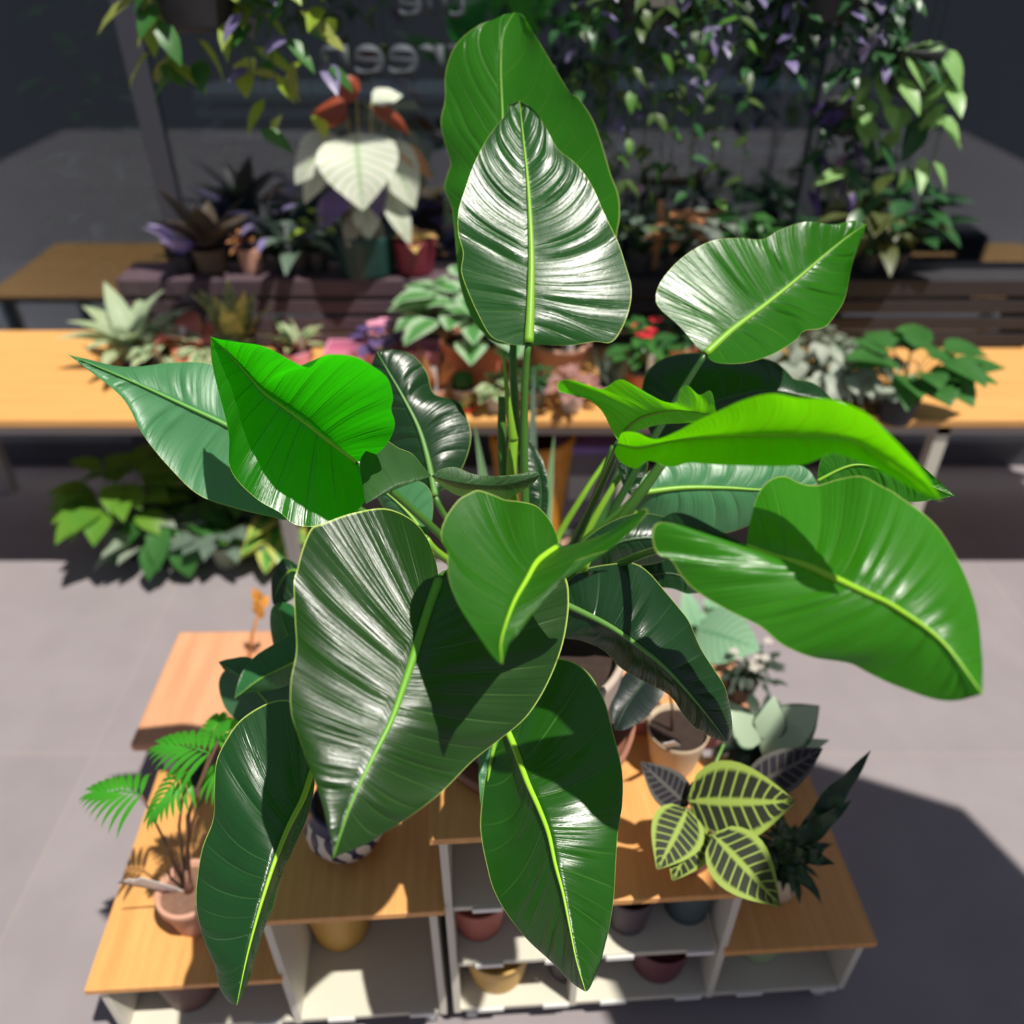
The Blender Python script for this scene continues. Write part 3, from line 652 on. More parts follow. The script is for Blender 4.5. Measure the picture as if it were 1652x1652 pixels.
#PART2
# ------------------------------------------------------------------ plants on the front units
fb=lambda n,*a,**k: fol(n,*a,**k)
# left terracotta pot with a tall finger-leaved plant
p=at_z(312,1505,.236); p.y+=.03
PV=Vector((p.x,p.y,.236))
o=thing('finger_leaf_philodendron','bright green fingered leaves on tall bare stalks in a pinkish clay pot','plant',PV)
pot_into(o,.047,.085,pm('pink clay',(.62,.33,.23),.75),.8,.004,M_soil2,rimh=.22)
M_fing=fol('bright fresh green foliage',(.07,.42,.03),(.03,.25,.02),.4,20,.4,tcol=(.2,.8,.03))
M_stk=plain('brown stalk',(.16,.08,.05),.6)
def fingered(par,top,d,size,n=9,off=None):
    """a compound blade: fingers fan out from both sides of a short rachis"""
    q=MB(); d=Vector(d).normalized(); up=Vector((0,0,1)); side=d.cross(up).normalized()
    for i in range(n):
        f=i/(n-1); b=Vector(top)+d*(size*.62*f)+Vector((0,0,-.25*size*f*f))
        for sgn in (-1,1):
            a=(1.25-1.0*f); dd=d*math.cos(a)+side*sgn*math.sin(a)+Vector((0,0,.15))
            q.leaf(b,dd,up,size*(.68-.25*f),size*.085,1.2,.1,n=6)
    q.tube([top,Vector(top)+d*(size*.3)+Vector((0,0,-.03*size)),Vector(top)+d*(size*.62)+Vector((0,0,-.25*size))],.0016,.001,5)
    return q.build('leaf',M_fing,par)
for (px,py,dz,d,sz_) in ((338,1215,.84,(-.9,.25,.25),.105),(352,1195,.86,(.8,.45,.3),.10),(300,1245,.84,(-.6,-.6,-.2),.085),(350,1230,.85,(.5,-.6,.1),.09),(345,1200,.88,(-.2,1,.2),.08)):
    t=at_y(px,py,PV.y+.02+rnd.uniform(-.02,.03))-PV
    lf=fingered(o,t,d,sz_)
    q=MB(); q.tube([(rnd.uniform(-.008,.008),0,.10),(t.x*.4,t.y*.4,.10+(t.z-.10)*.55),tuple(t)],.0026,.0018,6); q.build('stalk',M_stk,o)
t=at_y(228,1282,PV.y)-PV; fingered(o,t,(-.95,.1,.3),.10); q=MB(); q.tube([(-.005,0,.09),(t.x*.5,t.y,.09+(t.z-.09)*.55),tuple(t)],.0024,.0016,6); q.build('stalk',M_stk,o)
q=MB(); q.tube([(.0,0,.07),(.004,.004,.10),(.010,.004,.135)],.009,.006,8); q.build('trunk',plain('knobbly pinkish trunk',(.42,.22,.15),.8,(.2,.09,.06),120,bump=.8),o)
for (dx,l,m_) in ((-.03,-.62,M_label),(-.018,-.5,M_label),(-.036,-.7,plain('grey plastic label',(.2,.2,.17),.5))):
    ls=label_stick(o,(dx,-.005,.088),.075,.013,(.25,l),m_); ls.rotation_euler=(.25,l,0)
# small white pot behind
p=at_z(332,1288,.236)
potted('potted_bud_vine','small off-white pot with a dark leafed plant on the left low step','plant',(p.x,p.y+.02,.236),.03,.042,pm('off white',(.62,.55,.46)),'bush',fol('dark stubby foliage',(.03,.07,.025),(.015,.03,.015)),n=16,rad=.02,h=.022,L=.02,W=.012)
# blue and white patterned round pot with a rubber plant
def blue_white():
    m,nt,out=nodes('blue and white glaze'); p=nt.nodes.new('ShaderNodeBsdfPrincipled'); tc=nt.nodes.new('ShaderNodeTexCoord')
    sx=nt.nodes.new('ShaderNodeSeparateXYZ'); nt.links.new(tc.outputs['Object'],sx.inputs[0])
    ang=math_(nt,'ARCTAN2',sx.outputs[1],sx.outputs[0])
    a=math_(nt,'SINE',math_(nt,'ADD',math_(nt,'MULTIPLY',ang,13.0),math_(nt,'MULTIPLY',sx.outputs[2],80.0)))
    b=math_(nt,'SINE',math_(nt,'MULTIPLY',sx.outputs[2],200.0))
    f=math_(nt,'GREATER_THAN',math_(nt,'ADD',a,math_(nt,'MULTIPLY',b,.5)),.1)
    band=math_(nt,'GREATER_THAN',sx.outputs[2],.082)
    nt.links.new(mixc(nt,math_(nt,'MAXIMUM',f,band),(.70,.62,.52),(.012,.018,.07)),p.inputs['Base Color']); p.inputs['Roughness'].default_value=.25
    nt.links.new(p.outputs[0],out.inputs[0]); return m
p=at_z(555,1400,.412); RP=Vector((p.x,p.y+.046,.412))
o=thing('rubber_plant','broad-leaved rubber plant in a round blue and white patterned pot on the left unit','plant',RP)
q=MB(); q.lathe([(1e-3,0),(.036,0),(.038,.004),(.052,.02),(.062,.045),(.062,.06),(.053,.082),(.045,.094),(.045,.105),(.041,.105),(.04,.09),(1e-3,.088)],48); q.build('pot',blue_white(),o)
q=MB(); q.disc(.041,.097,24,bump=.004); q.build('soil',M_soil,o)
_pc,_ph,_cr=pc,ph,CROWN; pc=RP; 
st=MB(); st.tube([(0,0,.09),(-.01,.02,.2),(-.02,.03,.32)],.006,.004,8); st.build('stem',M_stk,o)
RB=blade('rubber plant leaf',(.02,.12,.03),(.06,.4,.03),(.12,.3,.1),.25,.3,edge=(.4,.55,.25)); RBp=blade('rubber plant leaf dull',(.05,.14,.06),(.06,.3,.04),(.12,.3,.1),.2,.45)
big_leaf([(520,1045),(460,1075),(420,1095),(378,1127)],[(500,1005),(475,1019),(440,1040),(410,1060),(388,1090)],[(490,1090),(450,1110),(405,1117),(388,1118)],1.12,1.08,RB,d1=.01,d2=.02,nv=9,cor=.0007,rib=.002,parent=o,seed=31)
big_leaf([(490,1080),(470,1040),(455,1000),(448,972)],[(450,1060),(437,1020),(437,985)],[(500,1040),(490,1000),(470,975)],1.15,1.15,RB,d1=.01,nv=8,cor=.0007,rib=.002,parent=o,seed=32)
big_leaf([(470,1150),(440,1140),(400,1100),(352,1068)],[(480,1110),(430,1075),(400,1060),(375,1062)],[(420,1150),(380,1110),(365,1085)],1.16,1.14,RBp,d1=.01,nv=8,cor=.0005,rib=.002,parent=o,seed=33)
big_leaf([(400,1070),(415,1120),(425,1160),(435,1195)],[(370,1075),(353,1100),(362,1140),(385,1165),(410,1188)],[(450,1090),(470,1130),(455,1175)],1.17,1.15,RBp,d1=.01,nv=8,cor=.0005,rib=.002,parent=o,seed=34)
big_leaf([(500,930),(470,920),(450,945),(440,975)],[(460,900),(440,930),(438,955)],[(500,950),(475,965),(455,975)],1.2,1.2,PHd,nv=6,rib=.002,parent=o,seed=35)
pc=_pc
# big dark rubber leaf hanging over the right step belongs to the plant in the beige pot
p=at_z(1090,1256,.412); BP=Vector((p.x,p.y+.035,.412))
o=thing('young_rubber_plant','plain beige pot of dark soil with a thin stalked plant on the right step','plant',BP)
pot_into(o,.052,.09,pm('plain beige',(.60,.47,.33),.6,c2=(.54,.42,.3)),.72,0,M_soil)
q=MB(); q.tube([(-.01,0,.075),(-.014,.005,.13),(-.03,.01,.20)],.0028,.002,6); q.build('stem',M_stk,o)
ls=label_stick(o,(-.012,-.036,.085),.075,.018,(.5,-.35)); ls.rotation_euler=(.55,-.35,0)
_pc=pc; pc=BP
big_leaf([(1072,1075),(1040,1100),(1010,1140),(992,1178)],[(1045,1060),(1010,1085),(990,1120),(986,1155)],[(1080,1100),(1050,1150),(1015,1175)],1.2,1.12,blade('black green rubber leaf',(.006,.014,.010),(.01,.04,.01),(.01,.03,.015),.06,.35,edge=(.02,.04,.02)),nv=8,cor=.0004,rib=.001,ribm=M_petd,parent=o,seed=36)
pc=_pc
# pink saucers and pots around it
for (px,py,z,r,h,c,l) in ((1150,1262,.412,.04,.05,(.5,.2,.2),'rosy pink pot tucked behind the plain beige pot'),(1045,1236,.412,.035,.04,(.3,.12,.14),'dusky pink pot left of the plain beige pot')):
    p=at_z(px,py,z); o=thing('plant_pot',l,'pot',(p.x,p.y+r+.06,z)); pot_into(o,r,h,plain('rosy '+l[:5],c),.85,0,M_soil2)
# patterned leaf plant hanging over the edge
p=at_z(1120,1425,.412)
o=thing('patterned_croton','plant with large dark leaves patterned with yellow green veins at the unit corner','plant',(p.x,p.y+.045,.412))
OP=o.location.copy()
pot_into(o,.042,.06,pm('orange clay',(.62,.26,.15)),.78,.003,M_soil)
M_zeb=fol('yellow green leaf with dark loops',(.30,.40,.075),(.018,.022,.014),.6,30,.1,'zebra',tcol=(.3,.45,.06))
M_zebd=fol('grey purple leaf with dark loops',(.10,.095,.085),(.02,.018,.025),.6,30,.05,'zebra')
def pl(pts,d,W,m,par,name='leaf',droop=.3,fold=.05,seed=0,upz=(0,0,1)):
    a=at(*pts[0],d[0])-par.location; b=at(*pts[1],d[1])-par.location
    q=MB(); L=(b-a).length; dr=droop
    q.leaf(a,(b-a)+Vector((0,0,L*dr*.5)),upz,L*1.02,W,dr,fold,n=12); return q.build(name,m,par)
pl(((1110,1290),(1282,1330)),(1.18,1.14),.115,M_zeb,o,droop=.5,upz=(0,-1,.9))
pl(((1150,1345),(1250,1468)),(1.15,1.10),.085,M_zeb,o,droop=.4,upz=(.3,-.9,.7))
pl(((1110,1305),(1068,1405)),(1.17,1.12),.075,M_zeb,o,droop=.5,upz=(-.3,-.9,.7))
pl(((1125,1315),(1098,1425)),(1.18,1.14),.075,M_zeb,o,droop=.5,upz=(0,-1,.6))
pl(((1205,1270),(1340,1232)),(1.25,1.24),.065,M_zebd,o,droop=.5,upz=(0,-1,1))
pl(((1110,1300),(1030,1240)),(1.2,1.2),.055,M_zebd,o,droop=.4,upz=(0,-1,1))
pl(((1120,1300),(1160,1262)),(1.2,1.22),.05,M_zebd,o,droop=.4,upz=(0,-1,1))
q=MB()
for e_ in ((1110,1290,1.18),(1150,1345,1.15),(1110,1305,1.17),(1205,1270,1.25),(1168,1200,1.25)):
    b=at(*e_)-OP; q=MB(); q.tube([(0,0,.045),(b.x*.4,b.y*.5,max(.06,b.z*.8)),tuple(b)],.003,.002,6); q.build('stalk',M_stk if e_[0]!=1168 else M_ribp,o)
# silvery rosette plant
p=at_z(1235,1275,.236); 
o=thing('silver_leaf_calathea','bushy plant with pale silvery green oval leaves edged dark, on the right end step','plant',(p.x-.02,p.y+.03,.236)); OP=o.location.copy()
pot_into(o,.05,.075,pm('dark olive',(.05,.06,.045)),.8,0,M_soil)
M_sil=fol('silver leaf dark edge',(.40,.52,.36),(.03,.09,.04),.4,30,.2,'edge')
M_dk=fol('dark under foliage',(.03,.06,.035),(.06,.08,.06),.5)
for (a,b,W_) in (((1225,1200),(1178,1155),.06),((1235,1195),(1255,1130),.055),((1245,1195),(1330,1150),.075),((1240,1205),(1300,1185),.06),((1230,1220),(1290,1195),.06),((1230,1225),(1345,1210),.035)):
    pl((a,b),(1.36,1.34),W_,M_sil,o,droop=.6,upz=(0,-.6,1))
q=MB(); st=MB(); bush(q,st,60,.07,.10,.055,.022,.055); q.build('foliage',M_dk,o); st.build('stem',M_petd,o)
# white flowering fern beside
p=at_z(1200,1150,.2225)
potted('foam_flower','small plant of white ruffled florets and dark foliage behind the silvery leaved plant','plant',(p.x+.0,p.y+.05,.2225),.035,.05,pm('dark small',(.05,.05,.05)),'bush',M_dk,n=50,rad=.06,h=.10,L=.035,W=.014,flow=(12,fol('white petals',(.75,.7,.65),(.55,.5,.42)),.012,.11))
# dark wavy leaves at right
p=at_z(1262,1455,.236)
o=thing('wavy_leaf_calathea','plant of narrow wavy blackish green leaves in a cream pot on the right end step','plant',(p.x-.005,p.y+.028,.236)); OP=o.location.copy()
pot_into(o,.040,.075,pm('cream',(.66,.55,.38)),.8,0,M_soil)
M_wav=fol('blackish green wavy leaf',(.008,.035,.012),(.03,.08,.02),.4,40,.08,'spots')
for (a,b,W_) in (((1290,1350),(1412,1220),.03),((1270,1370),(1378,1300),.028),((1285,1375),(1345,1400),.022),((1270,1380),(1312,1445),.022),((1280,1385),(1330,1380),.022),((1250,1380),(1225,1440),.02),((1265,1375),(1300,1385),.03),((1260,1370),(1265,1330),.025),((1255,1375),(1300,1420),.02)):
    A=at(*a,1.24)-OP; B=at(*b,1.20)-OP; q=MB(); q.leaf(A,B-A+Vector((0,0,.01)),(0,-.7,1),(B-A).length,W_,.3,.1,n=26,wave=.45); q.build('leaf',M_wav,o)
q=MB(); st=MB(); bush(q,st,34,.035,.07,.05,.014,.065,wave=.25); q.build('foliage',M_wav,o); st.build('stem',M_petd,o)
# pale round leaved plant on the low table
p=at_z(1165,1075,.2225)
o=thing('round_leaf_calathea','plant with large pale mint round leaves on the low table behind','plant',(p.x-.05,p.y+.03,.2225))
pot_into(o,.05,.06,pm('white grey',(.55,.52,.5)),.8,0,M_soil)
M_mint=fol('pale mint leaf',(.30,.52,.32),(.16,.38,.2),.5,12,.25,'vein')
pl(((1125,1015),(1215,1060)),(1.78,1.68),.135,M_mint,o,droop=.6,upz=(.1,-.8,1)); pl(((1120,1010),(1105,950)),(1.8,1.8),.05,M_mint,o); pl(((1120,1005),(1150,1000)),(1.8,1.8),.06,M_mint,o,droop=.7)
q=MB(); st=MB(); bush(q,st,14,.05,.10,.06,.04,.05); q.build('foliage',M_mint,o); st.build('stem',M_ribp,o)
# orange dried stem standing on the low table
p=at_z(400,1075,.2225); q=MB()
o=thing('dried_flower_stem','thin orange dried flower stem leaning above the pale low table','stem',(p.x,p.y,.2225))
b=at_y(425,965,p.y+.02)-o.location; q.tube([(0,0,0),(b.x*.4,b.y*.5,b.z*.5),tuple(b)],.004,.003,6); q.build('stalk',plain('orange stalk',(.75,.33,.08)),o)
q=MB(); 
for i in range(7): q.leaf(Vector(b)*(.72+.045*i),(rnd.uniform(-1,1),rnd.uniform(-.5,.5),.9),(0,-1,.3),.035,.018,.3,.2)
q.build('floret',plain('orange floret',(.8,.36,.06)),o)

# ------------------------------------------------------------------ the plant bench by the window
o=thing('plant_bench','long wooden topped bench full of potted plants along the shop window','bench',(0,1.82,0))
BX0,BX1=-1.75,1.95; BZ=.562
box('benchtop',(BX0,0,BZ-.022),(BX1,.55,BZ),M_woodx,o,.003)
M_rail=plain('grey brown rail',(.36,.33,.31),.5)
box('rail',(BX0+.01,.012,BZ-.05),(BX1-.01,.03,BZ-.022),M_rail,o)
for x in (BX0+.05,-.62,.30,1.1,BX1-.05):
    box('leg',(x-.018,.012,0),(x+.018,.048,BZ-.022),M_white if x>.2 else M_rail,o); box('leg',(x-.018,.49,0),(x+.018,.526,BZ-.022),M_rail,o)
M_und=plain('dark under shelf',(.07,.065,.08),.6)
# dark slatted crate riser at the back of the bench
def riser(x0,x1,label,h=.2,M=None):
    o=thing('slatted_riser',label,'crate',((x0+x1)/2,2.24,BZ)); w=(x1-x0)/2
    M=M or plain('dark mauve stained wood',(.12,.075,.09),.7,(.07,.045,.06),14)
    for i in range(4): box('slat',(-w,0,.008+i*h/4),(w,.012,i*h/4+h/4-.006),M,o)
    box('top_board',(-w,0,h-.008),(w,.15,h+.004),M,o)
    for x in (-w+.01,w-.01): box('end_panel',(x-.01,.012,0),(x+.01,.15,h-.008),M,o)
    return BZ+h+.004
RZ=riser(-1.1,.13,'dark mauve slatted crate at the back of the bench, left half')
riser(.2,1.5,'black slatted crate at the back of the bench, right half',.2,plain('black stained wood',(.03,.028,.035),.7,(.02,.018,.022),14))
def bp(px,py,z=BZ): p=at_z(px,py,z); return (p.x,p.y,z)
def bench(name,label,cat,px,py,pr,ht,pmat,kind,fm,z=BZ,yo=None,**k):
    for kk in ('L','W','rad','h'):
        if kk in k: k[kk]*=1.22
    if 'n' in k: k['n']=int(k['n']*1.25)
    p=at_z(px,py,z); y=min(p.y+pr*.8, 2.2 if z<=BZ+.01 else 2.31)
    return potted(name,label,cat,(p.x,y,z),pr,ht,pmat,kind,fm,group='potted plants on the plant bench',**k)
M_var=fol('cream green variegated',(.62,.66,.42),(.16,.3,.1),.5,18,.35,'centre'); M_var2=fol('pale green white foliage',(.55,.62,.45),(.3,.45,.2),.5,20,.35)
M_pinkl=fol('coral pink leaf',(.85,.28,.22),(.75,.38,.12),.45,9,.35,'edge'); M_spk=fol('speckled yellow green leaf',(.45,.47,.18),(.16,.24,.08),.5,60,.3,'spots')
M_gr=fol('mid green foliage',(.08,.26,.05),(.03,.13,.03),.4,18,.35); M_grd=fol('deep green foliage',(.02,.08,.025),(.04,.13,.04),.35,18,.15)
M_pep=fol('silver striped green leaf',(.40,.58,.36),(.10,.30,.08),.4,22,.3,'centre'); M_grey=fol('grey green leaf',(.16,.22,.17),(.09,.14,.1),.4,15,.15)
M_pur=fol('purple sheen foliage',(.20,.12,.38),(.09,.08,.13),.3,22,.2); M_brom=fol('bronze dark leaf',(.09,.065,.04),(.05,.04,.035),.35,9,.1)
M_lime=fol('yellow lime foliage',(.42,.55,.06),(.2,.36,.04),.4,12,.4); M_wht=fol('white leaf green veins',(.80,.82,.70),(.45,.6,.35),.5,26,.25,'vein')
M_red=plain('red petals',(.75,.03,.05),.5); M_pk=plain('pink petals',(.85,.35,.5),.5); M_org=fol('orange blades',(.75,.33,.14),(.5,.25,.1),.5)
M_lilac=fol('lilac foliage and sky glints',(.27,.21,.46),(.12,.12,.17),.4,14,.1)  # among the hanging leaves this lilac paints blue-purple sky glints
PT=pm('terracotta',(.70,.24,.15),.75,c2=(.62,.2,.12)); PTp=pm('pale terracotta',(.66,.36,.26),.75); PW=pm('white ceramic',(.72,.66,.62),.4); PP=pm('pink plastic',(.80,.33,.48),.5)
PG=pm('glass grey',(.28,.3,.26),.2); PB=pm('small black',(.03,.03,.035)); PO=pm('amber plastic',(.72,.30,.02),.4)
bench('caladium','cream and white leaved plant at the far left end of the bench','plant',215,600,.05,.06,PB,'rosette',M_var2,n=14,L=.17,W=.05,el=(.5,1.3),lab=2)
bench('caladium','coral pink leaf plant on the bench above the pale grey green leaf','plant',305,600,.045,.06,PW,'rosette',M_pinkl,n=7,L=.12,W=.07,el=(.6,1.3),droop=1.3,lab=1)
bench('small_fern','low pale green plant between the white one and the pink one','plant',262,606,.035,.045,PB,'bush',M_var2,n=34,rad=.05,h=.07,L=.05,W=.025,lab=1)
bench('dieffenbachia','upright speckled yellow green leaf plant on the bench','plant',385,598,.045,.06,PB,'rosette',M_spk,n=7,L=.16,W=.055,el=(1.0,1.45),droop=.3,lab=1)
bench('variegated_plant','cream variegated plant low on the bench beneath the speckled leaves','plant',345,612,.035,.04,PW,'bush',M_var,n=26,rad=.05,h=.06,L=.06,W=.03)
bench('potted_croton','reddish mixed plant in a pink pot on the bench behind the glowing leaf','plant',475,604,.05,.06,PP,'rosette',M_var,n=8,L=.09,W=.03,el=(.7,1.4),flow=(5,M_red,.02,.02),lab=1)
# pink trays
for px,py,l in ((570,582,'pink tray standing on the bench left of the dark leaf'),(672,585,'pink tray beside the silver striped plant')):
    p=bp(px,py); o=thing('tray',l,'tray',(p[0],min(p[1]+.05,2.15),BZ)); m=PP
    box('bottom',(-.07,-.045,0),(.07,.045,.006),m,o); 
    for a,b in (((-.07,-.045,.006),(.07,-.039,.05)),((-.07,.039,.006),(.07,.045,.05)),((-.07,-.039,.006),(-.064,.039,.05)),((.064,-.039,.006),(.07,.039,.05))): box('side',a,b,m,o)
bench('begonia','pink flowering plant between the two pink trays','plant',612,600,.035,.05,PP,'bush',M_pur,n=20,rad=.04,h=.08,L=.04,W=.03,flow=(9,M_pk,.022,.09),lab=1)
bench('peperomia','silver striped round leaved plant in a large terracotta pot','plant',765,628,.085,.12,PT,'bush',M_pep,n=46,rad=.13,h=.14,L=.085,W=.065,rim=.006,flat=.1,lab=1)
bench('palm_seedling','small feathery green plant in a terracotta pot right of the thick stalks','plant',905,618,.075,.10,PTp,'spiky',M_gr,n=24,L=.15,W=.012,rim=.005,lab=1)
bench('cactus','round green cactus in a small white bowl','cactus',746,650,.035,.035,PW,'cactus',M_gr,rad=.022,taper=.6)
bench('kalanchoe','tiny red flowering plant at the front of the bench beneath the cactus bowl','plant',757,668,.018,.02,pm('tiny red',(.7,.08,.05)),'bush',M_gr,n=8,rad=.01,h=.012,L=.014,W=.01,flow=(4,M_red,.008,.01))
bench('variegated_ivy','tiny pale leaved plant in an orange white pot beside the thick stalks','plant',800,668,.025,.045,PW,'bush',M_var,n=22,rad=.03,h=.045,L=.035,W=.028)
bench('hoya','dark little plant in a grey glass pot on the bench front','plant',862,660,.032,.05,PG,'bush',M_grd,n=22,rad=.03,h=.05,L=.035,W=.02)
bench('fittonia','pink leaved little plant in a white pot on the bench front','plant',922,668,.032,.05,PW,'bush',fol('dusty pink leaf',(.6,.25,.26),(.25,.2,.15)),n=22,rad=.04,h=.05,L=.035,W=.024)
bench('bromeliad','spiky orange brown plant in a terracotta pot left of the cactus','plant',700,660,.035,.05,PTp,'spiky',M_org,n=18,L=.09,W=.012,lab=1)
bench('aloe','small grey green spiky plant in a white pot near the lime leaf','plant',985,655,.035,.05,PW,'spiky',M_grey,n=16,L=.09,W=.014)
bench('anthurium','red flowering plant left of the clay pots on the bench','plant',1035,640,.04,.06,PT,'bush',M_gr,n=24,rad=.05,h=.11,L=.05,W=.03,flow=(6,M_red,.02,.14),lab=1)
bench('potted_hoya','broad clay pot with low dark plant behind the upright red flowers','plant',1085,615,.065,.10,PTp,'bush',M_grd,n=20,rad=.06,h=.05,L=.05,W=.03,rim=.006)
bench('potted_ivy','brown clay pot with trailing plant right of the broad clay pot','plant',1160,610,.05,.08,PT,'bush',M_grey,n=24,rad=.06,h=.09,L=.05,W=.03)
bench('tradescantia','silvery white trailing plant on the bench at right','plant',1300,655,.05,.05,PB,'bush',fol('silver grey leaf',(.52,.57,.47),(.28,.33,.26),.5),n=110,rad=.14,h=.12,L=.045,W=.026,flat=.6)
bench('tradescantia','second silvery plant spilling over the bench, right of the first','plant',1385,655,.05,.05,PB,'bush',fol('silver grey leaf',(.5,.55,.45)),n=70,rad=.10,h=.10,L=.05,W=.032,flat=.6)
bench('pothos','fresh green broad leaved plant on the bench at the right edge of view','plant',1450,690,.05,.07,PB,'bush',M_gr,n=22,rad=.09,h=.13,L=.10,W=.075)
p=bp(1390,672); q=MB(); 
o=thing('bark_tray','shallow wooden tray of bark chips on the right of the bench','tray',(p[0],p[1]+.02,BZ)); box('tray_base',(-.10,-.04,0),(.10,.05,.012),M_woodx,o); q.disc(.04,.02,20,bump=.006); q.build('bark_chips',plain('orange bark chips',(.6,.32,.13),.9,(.3,.14,.05),60,bump=1),o)
# row on the riser
def on_riser(name,label,cat,px,py,pr,ht,pmat,kind,fm,**k):
    p=at_z(px,py,RZ); return potted(name,label,cat,(at_y(px,py,2.315).x,2.315,RZ),pr,ht,pmat,kind,fm,group='potted plants on the slatted crate',**k)
on_riser('bromeliad','bronze dark bromeliad with purple lit leaves at left before the window','plant',352,470,.05,.07,pm('bronze',(.12,.08,.05)),'rosette',M_brom,n=11,L=.20,W=.065,el=(.5,1.3),droop=.5)
o=on_riser('potted_violet','lilac leaved plant standing beside the bronze bromeliad','plant',310,470,.035,.05,PB,'rosette',fol('lilac violet leaf',(.42,.28,.85),(.5,.45,.6)),n=5,L=.15,W=.06,el=(.9,1.3),droop=.9)
on_riser('aglaonema','grey green plant with long drooping silver leaves right of the bromeliad','plant',490,480,.04,.07,PB,'rosette',M_grey,n=10,L=.17,W=.06,el=(.3,1.2),droop=1.1,lab=1)
on_riser('coleus','small plant with purple grey and lime leaves beside the long silver leaves','plant',455,475,.03,.05,PB,'bush',M_lilac,n=16,rad=.06,h=.14,L=.07,W=.03)
on_riser('lime_pothos','yellow green little plant behind the long silver leaves','plant',520,470,.03,.06,PB,'bush',M_lime,n=14,rad=.05,h=.14,L=.05,W=.035)
on_riser('clay_planter','pinkish clay pot with a tan plant left of the dark green scalloped pot','plant',415,475,.035,.07,PTp,'bush',M_org,n=12,rad=.03,h=.07,L=.04,W=.025)
sc8=lambda a:1+.045*abs(math.cos(4*a))
# begonia in the dark green scalloped pot
x=at_y(590,400,2.3).x
o=thing('begonia','white leaved begonia on tall stalks in a dark green scalloped pot','plant',(x,2.305,RZ))
pot_into(o,.082,.115,pm('dark bottle green',(.012,.055,.05),.5),.88,0,M_soil,scal=sc8,seg=64)
M_rust=fol('rust red leaf back',(.42,.09,.03),(.3,.06,.03),.4,12,.3); st=MB()
for i,(px,py,ax,ay,az,L,W,m) in enumerate(((575,215,.1,-.9,-.55,.19,.19,M_wht),(548,222,-.85,-.5,-.35,.16,.12,M_wht),(530,265,-.8,-.4,-.6,.12,.07,M_wht),(615,225,.6,-.6,-.75,.18,.11,M_wht),
   (560,190,-.9,.1,.3,.10,.10,M_rust),(575,160,-.3,-.2,.6,.07,.07,M_rust),(600,175,.9,0,-.3,.11,.05,M_rust),(600,165,.8,.2,.4,.08,.06,M_wht),(540,240,-.9,-.2,-.1,.11,.06,M_rust),
   (590,330,.1,-.8,-.6,.09,.07,M_wht),(620,300,.5,-.6,-.7,.16,.06,M_wht),(640,235,.85,-.1,-.45,.12,.05,M_org),(560,300,-.5,-.6,-.5,.12,.07,M_pur),(600,290,.2,-.8,-.5,.10,.06,M_pur),(540,310,-.6,-.4,-.7,.11,.05,M_lilac),(595,345,.1,-.8,-.8,.13,.07,fol('beige leaf',(.5,.46,.36),(.36,.33,.25))),(575,345,-.3,-.8,-.6,.09,.05,fol('beige leaf',(.5,.46,.36))))):
    b=at_y(px,py,2.27+.01*(i%4))-o.location
    q=MB(); q.leaf(b,(ax,ay,az),(0,-.6,1),L*1.05,W*1.1,.7,.12,n=8,wave=.05); q.build('leaf',m,o)
    st=MB(); st.tube([(rnd.uniform(-.02,.02),rnd.uniform(-.02,.02),.095),(b.x*.5,b.y*.4,b.z*.6),tuple(b)],.0035,.0025,6); st.build('stalk',plain('pale reddish stalk',(.5,.4,.15)),o)
# maroon pot with coral leaves
x=at_y(668,400,2.3).x
potted('caladium','coral leaved plant in a maroon scalloped pot beside the begonia','plant',(x,2.305,RZ),.06,.10,pm('deep maroon',(.22,.02,.045),.5),'rosette',fol('salmon leaf',(.75,.36,.2),(.5,.5,.1)),scal=sc8,n=8,L=.09,W=.05,el=(.2,1.0),droop=.8)
# small ladder trellis
x=at_y(1105,420,2.33).x
o=thing('trellis','small orange wooden ladder trellis among the plants right of the tall leaf','trellis',(x,2.33,BZ+.204)); Mt=plain('orange wood',(.62,.30,.15),.6)
for a in (-.085,.085): box('post',(a-.009,-.006,0),(a+.009,.006,.19),Mt,o)
for z in (.14,): box('rung',(-.085,-.005,z),(.085,.005,z+.022),Mt,o)
for px,l,m_,L_ in ((1030,'grey green vine at the foot of the orange trellis, left',M_grey,.06),(1085,'brown and green little plant climbing the orange trellis',M_org,.05),(1130,'pale grey leaved plant right of the orange trellis',fol('pale grey leaf',(.3,.36,.3)),.08),(1190,'mid green plant standing right of the trellis',M_gr,.07),(1290,'dark plant on the right slatted crate',M_grd,.06),(1395,'olive broad leaved plant on the right slatted crate',fol('olive leaf',(.14,.17,.05)),.12),(1440,'blackish plant at the right end of the slatted crate',M_grd,.11)):
    x=at_y(px,440,2.31).x
    potted('potted_vine',l,'plant',(x,2.31+(-.03 if px==1085 else 0),RZ),.035,.06,PB,'bush',m_,n=30,rad=.06 if L_<.09 else .09,h=.13 if L_<.09 else .18,L=L_,W=L_*.55)
